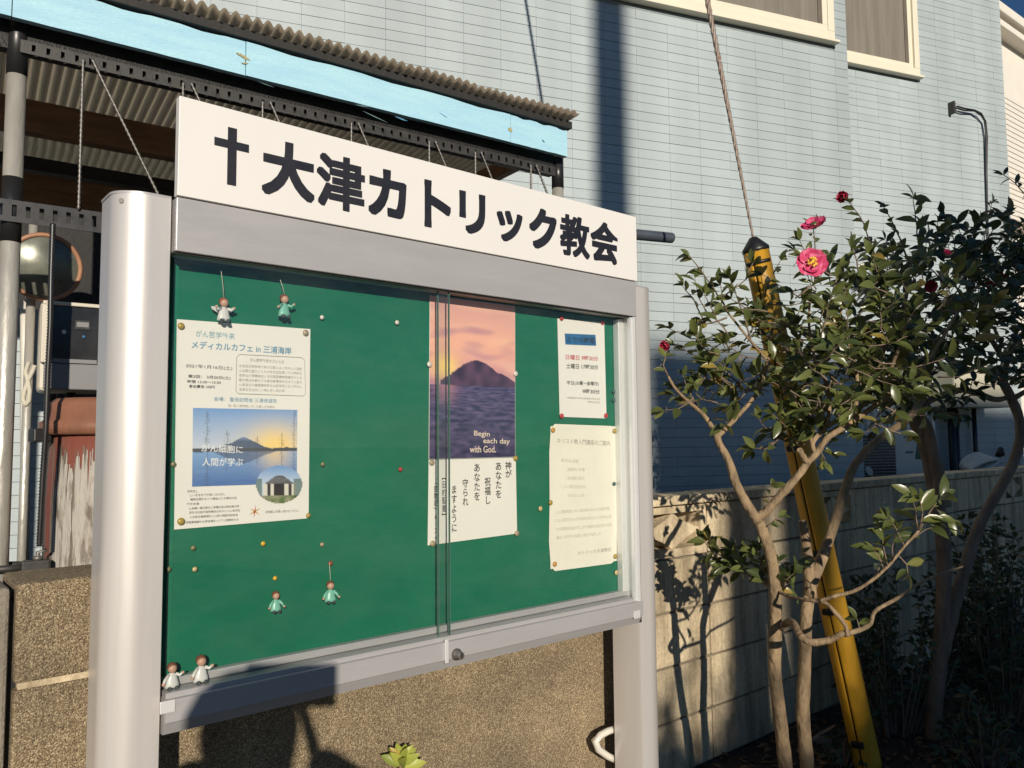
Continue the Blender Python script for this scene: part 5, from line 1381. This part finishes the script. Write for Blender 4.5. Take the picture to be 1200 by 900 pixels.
MB().lathe([(.028, 0), (.026, .006)], 20, V((-w2 * .78, -.012, hh * .32)), V((0, -1, 0)), 1.5).build('fan_hub', M['ac'], ac)
lx = w2 * .52; lz_ = hh * .62
lg = MB()
for s in (0, 1): lg.slab([(lx + .03 + .03 * s, lz_ - .05), (lx + .055 + .03 * s, lz_ - .05), (lx + .075 + .03 * s, lz_ + .045), (lx + .105 + .03 * s, lz_ + .045), (lx + .10 + .03 * s, lz_ + .06), (lx + .055 + .03 * s, lz_ + .06)], -.004 - .001 * s, -.001)
lg.build('logo', pm('green_logo', (.02, .16, .09), .5), ac)
lt_ = MB()
for k in range(6): lt_.box(lx - .06 + k * .013, lx - .051 + k * .013, -.003, -.001, lz_ - .005, lz_ + .012)
for k in range(7): lt_.box(lx - .02 + k * .013, lx - .011 + k * .013, -.003, -.001, lz_ - .20, lz_ - .185)
lt_.build('lettering', M['box_grey'], ac)
# white railing above it
ra = empty('white_railing', HO.w(HX(1002, 500, SET - .2)[0], SET - .2, HX(1002, 566, SET - .2)[1]), TH_H); tag(ra, 'white vertical bar railing behind the air conditioner', 'railing')
bx0 = HX(1002, 500, SET - .2)[0]; rzb = HX(1002, 566, SET - .2)[1]; rzt = HX(1002, 425, SET - .2)[1] - rzb
xe_ = HX(1094, 500, SET - .2)[0] - bx0
for k in range(13):
    x = xe_ * k / 12; MB().box(x - .007, x + .007, -.007, .007, 0, rzt).build('bar', M['fig_white'], ra)
for z in (.0, rzt): MB().box(-.02, xe_ + .02, -.012, .012, z - .012, z + .012).build('rail', M['fig_white'], ra)
# beige utility box and pipes
ux0, uz0_ = HX(1118, 477, SET - .26); ux1, uz1_ = HX(1181, 432, SET - .26)
ub = empty('utility_box', HO.w((ux0 + ux1) / 2, SET - .006, uz0_), TH_H); tag(ub, 'beige utility box mounted on the shaded house wall at the right', 'utility box')
w2 = (ux1 - ux0) / 2; hh = uz1_ - uz0_
MB().box(-w2, w2, -.26, 0, 0, hh).build('case', M['utility'], ub, bevel=.008)
MB().box(-w2 - .012, w2 + .012, -.275, -.001, hh - .004, hh + .014).build('lid', M['utility'], ub, bevel=.004)
MB().box(-w2 * .99, -w2 * .15, -.264, -.2605, .02, hh - .02).build('door', M['utility'], ub, bevel=.002)
MB().tube([V((-w2 * .45, -.08, .0)), V((-w2 * .45, -.08, -1.2))], .03, 12).build('conduit', M['black'], ub)
MB().tube([V((-w2 * .2, -.06, .0)), V((-w2 * .2, -.06, -1.2))], .018, 10).build('conduit', M['smooth_black'], ub)
MB().tube([V((w2 * .5, -.05, .0)), V((w2 * .5, -.05, -.35)), V((w2 * .55, -.06, -.5)), V((w2 * .8, -.1, -.62)), V((w2 * .85, -.1, -1.0))], .018, 10).build('conduit', M['smooth_black'], ub)
# rolled white hose bundle lying behind the coping
hx, hz = HX(1148, 541, SET - .5)
hb = empty('hose_bundle', HO.w(hx, SET - .5, hz - .08), TH_H); tag(hb, 'white coiled hose bundle lying just above the block wall coping', 'hose')
for k in range(6):
    a = [V((.15 * math.cos(t) * (1 - .05 * k), .022 * k - .04, .05 + .006 * k + (.028 + .004 * k) * math.sin(t) + .035 * math.cos(t))) for t in [2 * math.pi * i / 24 for i in range(24)]]
    MB().tube(a, .012, 8, closed=True).build('coil', M['pvc'], hb)
MB().tube([V((.16, -.03, .12)), V((.19, -.03, .17)), V((.215, -.02, .13))], .022, 8).build('binding', M['black'], hb)
# ------------------------------------------------------------------ drain pipe beside the right post
dp = empty('drain_pipe', AG.w(AG.hit(728, 853, -.05)[0], -.05, SOIL), TH_B); tag(dp, 'ivory bent drain pipe beside the foot of the right board post', 'pipe')
ox, oz = AG.hit(728, 853, -.05)[0], SOIL
def dq(px, py, y=-.05): x, z = AG.hit(px, py, y); return V((x - ox, y + .05, z - oz))
MB().tube([dq(745, 845, -.02), dq(728, 852), dq(712, 857), dq(703, 862), dq(698, 869), dq(701, 878), dq(712, 886), dq(727, 893), dq(742, 901), dq(748, 930), dq(750, 1010)], .0085, 14).build('pipe', M['pvc'], dp)
MB().tube([dq(727, 852.5), dq(722, 854.5)], .0105, 14).build('socket', M['pvc'], dp)
MB().box(dq(726, 832, -.03).x, dq(735, 832, -.03).x + .01, -.0, .02, dq(726, 850).z, dq(726, 832).z).build('bracket', M['slotted'], dp)

# ------------------------------------------------------------------ litter on the soil
rnd = random.Random(3)
def on_soil(px, py):
    d = ray(px, py); t = (SOIL - CAM.z) / d.z; p = CAM + d * t; p.z = gz(p.x, p.y); return p
for k, (px, py, s, lab) in enumerate(((1158, 893, .055, 'pale grey stone at the bottom edge right of the yellow guard'), (985, 888, .05, 'dark stone left of the foot of the yellow guard'), (965, 872, .035, 'small stone beside the shaded weed'), (1120, 880, .03, 'small stone in front of the shaded trunk'))):
    p = on_soil(px, py); m = MB().ball((0, 0, 0), 1, n=10, m=7)
    m.v = [(v[0] * s * (1 + .3 * nz(v[0] * 2, v[1] * 2, k)), v[1] * s * .8 * (1 + .3 * nz(v[1] * 2, v[2] * 2, k + 4)), v[2] * s * .55 + s * .25) for v in m.v]
    tag(m.build('stone', M['stone'], None, p), lab, 'stone', 'stones on the soil')
lm_ = [b.mesh('fallen_leaf', pm('dead_leaf', (.20, .12, .055), .8, 0, .5, 30)) for b in LEAF[:1]]
fl = MB()
for k in range(900):
    px, py = rnd.uniform(760, 1200), rnd.uniform(800, 900)
    if rnd.random() < .3: py = rnd.uniform(845, 900)
    p = on_soil(px, py)
    if (p - BW.o).dot(BW.b) > -.02: continue
    a = rnd.uniform(0, 6.28); s = rnd.uniform(.018, .045); d = V((math.cos(a), math.sin(a), rnd.uniform(-.15, .3))); y = d.cross(V((rnd.gauss(0, .3), rnd.gauss(0, .3), 1))).normalized(); z = d.cross(y)
    b = LEAF[k % 4]; fl.add([p + V((0, 0, .008)) + (d * v[0] + y * v[1] - z * v[2]) * s for v in b.v], b.f, True)
o = fl.build('leaf_litter', lm_[0].materials[0], None, recalc=False)
tag(o, 'brown fallen leaves scattered over the dark soil', 'leaf litter', None, 'stuff')
for lab, a, b, r in (('thin grey stick leaning behind the yellow guard', (1018, 805, 3.3), (1066, 770, 3.5), .009), ('bare stick lying behind the camellia trunks', (935, 880, 2.9), (978, 850, 3.05), .008)):
    p, q = at(*a), at(*b); p.z = max(SOIL + .01, p.z)
    o = MB().tube([V((0, 0, 0)), (q - p) * .5 + V((.01, 0, .012)), q - p], [r, r * .8, r * .5], 7).build('stick', M['bark_dark'], None, p); tag(o, lab, 'stick')

# ------------------------------------------------------------------ behind the camera: what casts the long shadows
SH = V((SUN.x, SUN.y, 0)); hor = SH.length; SHn = SH / hor; side = V((SHn.y, -SHn.x, 0))      # side points right of the sun's travel
if side.x < 0: side = -side
def back(p, dist): return p - SUN * (dist / hor)
# utility pole
hx, hz = HO.hit(716, 150); pb_ = back(HO.w(hx, 0, hz), 12.5)
up_ = empty('utility_pole', V((pb_.x, pb_.y, 0))); tag(up_, 'concrete utility pole across the street behind the photographer', 'utility pole')
MB().tube([V((0, 0, 0)), V((0, 0, 6)), V((0, 0, 12))], [.15, .125, .10], 20).build('shaft', M['block_dark'], up_)
MB().box(-.9, .9, -.05, .05, 11.2, 11.3).build('crossarm', M['slotted'], up_)
for x in (-.8, -.3, .3, .8): MB().lathe([(.03, 11.3), (.05, 11.36), (.03, 11.42), (.045, 11.48), (.01, 11.52)], 10, V((x, 0, 0))).build('insulator', M['fig_white'], up_)
# neighbour's house across the street
q = BW.w(BW.hit(908, 650)[0], 0, 0); hx, hz = HO.hit(778, 402)
DB = 23.0
corner = back(q, DB); hpt = HO.w(hx, 0, hz); topz = back(hpt, (hpt - corner).dot(SHn)).z
thn = math.atan2(side.y, side.x)
nh = empty('neighbour_house', V((corner.x, corner.y, 0)), thn); tag(nh, 'plain grey stucco house across the street behind the photographer', 'house')
WN = 4.6
MB().box(0, WN, -7, 0, 0, topz - .12).build('wall', M['far_wall'], nh)
MB().box(0, WN + .05, -7, .0, topz - .118, topz).build('roof', M['box_grey'], nh)
for x in (.9, 2.9):
    for z in (1.0, 4.0):
        f = MB().box(x, x + 1.1, .001, .04, z, z + 1.2).build('window', M['cream'], nh); MB().box(x + .07, x + 1.03, .041, .046, z + .07, z + 1.13).build('pane', M['pane'], f)
# tall clipped hedge across the street
qz = BW.hit(790, 832)[1]; qx0 = BW.hit(762, 832)[0]; qp_ = BW.w(BW.hit(790, 832)[0], 0, qz); hq = back(qp_, 9.5)
o0 = back(BW.w(qx0, 0, qz), 9.5)
hg = Tree('clipped_hedge', V((o0.x, o0.y, 0)), 'tall clipped evergreen hedge across the street behind the photographer', 'leaf_shrub', 'bark_dark', 'hedge')
hz_ = hq.z; WH = 2.9
m = MB(); vs = []; fs = []; nx_, nz_2 = 24, 18
for face_ in (0, 1):
    for j in range(nz_2 + 1):
        for i in range(nx_ + 1):
            x = WH * i / nx_; z = (hz_ - .12) * j / nz_2; y = (-.5 if face_ else 0) * 1
            vs.append(side * (x + .05 * nz(z * 3, i * .3)) + SHn * (y + .06 * nz(x * 4, z * 4, face_)) + V((0, 0, z + (.07 * nz(x * 5, face_) if j == nz_2 else 0))))
    o_ = face_ * (nx_ + 1) * (nz_2 + 1)
    for j in range(nz_2):
        for i in range(nx_): a = o_ + j * (nx_ + 1) + i; fs.append((a, a + 1, a + nx_ + 2, a + nx_ + 1))
m.add(vs, fs, True).build('inner_mass', M['leaf_shrub'], hg.root, recalc=False)
rh = random.Random(2)
for k in range(150):
    x = rh.uniform(0, WH); p = hg.o + side * x + SHn * rh.uniform(-.5, .05) + V((0, 0, hz_ - .2)); hg.twig([p, p + V((rh.gauss(0, .05), rh.gauss(0, .05), .14)), p + V((rh.gauss(0, .09), rh.gauss(0, .09), .16 + abs(rh.gauss(0, .14))))], .004, .06, .03, .1, 3)
for k in range(120):
    p = hg.o + side * rh.uniform(-.02, .04) + SHn * rh.uniform(-.5, .05) + V((0, 0, rh.uniform(1.2, hz_))); hg.twig([p, p - side * rh.uniform(.04, .14) + V((0, 0, .08))], .004, .06, .03, .1, 3)
hg.finish(100)
# photographer
ph = empty('person', (-.045, -.42, 0)); ph.scale = (1, 1, .982); tag(ph, 'person in a dark coat holding up a phone to take the picture', 'person')
def skin_body():
    J = {'pel': (0, 0, .88, .13), 'wai': (0, 0, 1.02, .125), 'che': (0, .01, 1.2, .14), 'nec': (0, 0, 1.36, .055), 'hd1': (0, .02, 1.43, .075), 'hd2': (0, .02, 1.53, .085), 'hd3': (0, .015, 1.6, .05)}
    E_ = [('pel', 'wai'), ('wai', 'che'), ('che', 'nec'), ('nec', 'hd1'), ('hd1', 'hd2'), ('hd2', 'hd3')]
    for s, n_ in ((-1, 'l'), (1, 'r')):
        J.update({'sh' + n_: (s * .18, 0, 1.33, .075), 'el' + n_: (s * .25 - .02, .14, 1.33, .055), 'wr' + n_: (s * .09 - .05, .33, 1.40, .032), 'hip' + n_: (s * .09, 0, .80, .09), 'kn' + n_: (s * .1, .01, .46, .06), 'an' + n_: (s * .1, -.01, .08, .042), 'to' + n_: (s * .11, .14, .035, .035)})
        E_ += [('che', 'sh' + n_), ('sh' + n_, 'el' + n_), ('el' + n_, 'wr' + n_), ('pel', 'hip' + n_), ('hip' + n_, 'kn' + n_), ('kn' + n_, 'an' + n_), ('an' + n_, 'to' + n_)]
    ks = list(J); me = bpy.data.meshes.new('body'); me.from_pydata([J[k][:3] for k in ks], [(ks.index(a), ks.index(b)) for a, b in E_], [])
    o = link('body', me, ph); sk = o.modifiers.new('skin', 'SKIN'); sk.use_smooth_shade = True
    for i, k in enumerate(ks):
        r = J[k][3]; me.skin_vertices[0].data[i].radius = (r, r * (.75 if k in ('pel', 'wai', 'che') else 1)); me.skin_vertices[0].data[i].use_root = (k == 'pel')
    sb = o.modifiers.new('sub', 'SUBSURF'); sb.levels = sb.render_levels = 2
    me.materials.append(M['cloth'])
skin_body()
MB().ball((0, .015, 1.545), .1, .85, 1, 1.12).build('hair', M['hair'], ph)
for s in (-1, 1):
    for k in range(5):
        MB().tube([V((s * .09 - .05, .33, 1.41)), V((s * (.08 - .006 * k) - .05, .36, 1.43 + .018 * k)), V((s * (.06 - .003 * k) - .05, .385, 1.45 + .018 * k))], [.012, .009, .007], 6).build('finger', M['person_skin'], ph)
tag(MB().box(-.075, .075, -.0045, .0045, -.04, .04).build('phone', M['black'], None, (-.055, -.022, 1.487), bevel=.006), 'dark phone held sideways in the photographer\'s hands', 'phone')
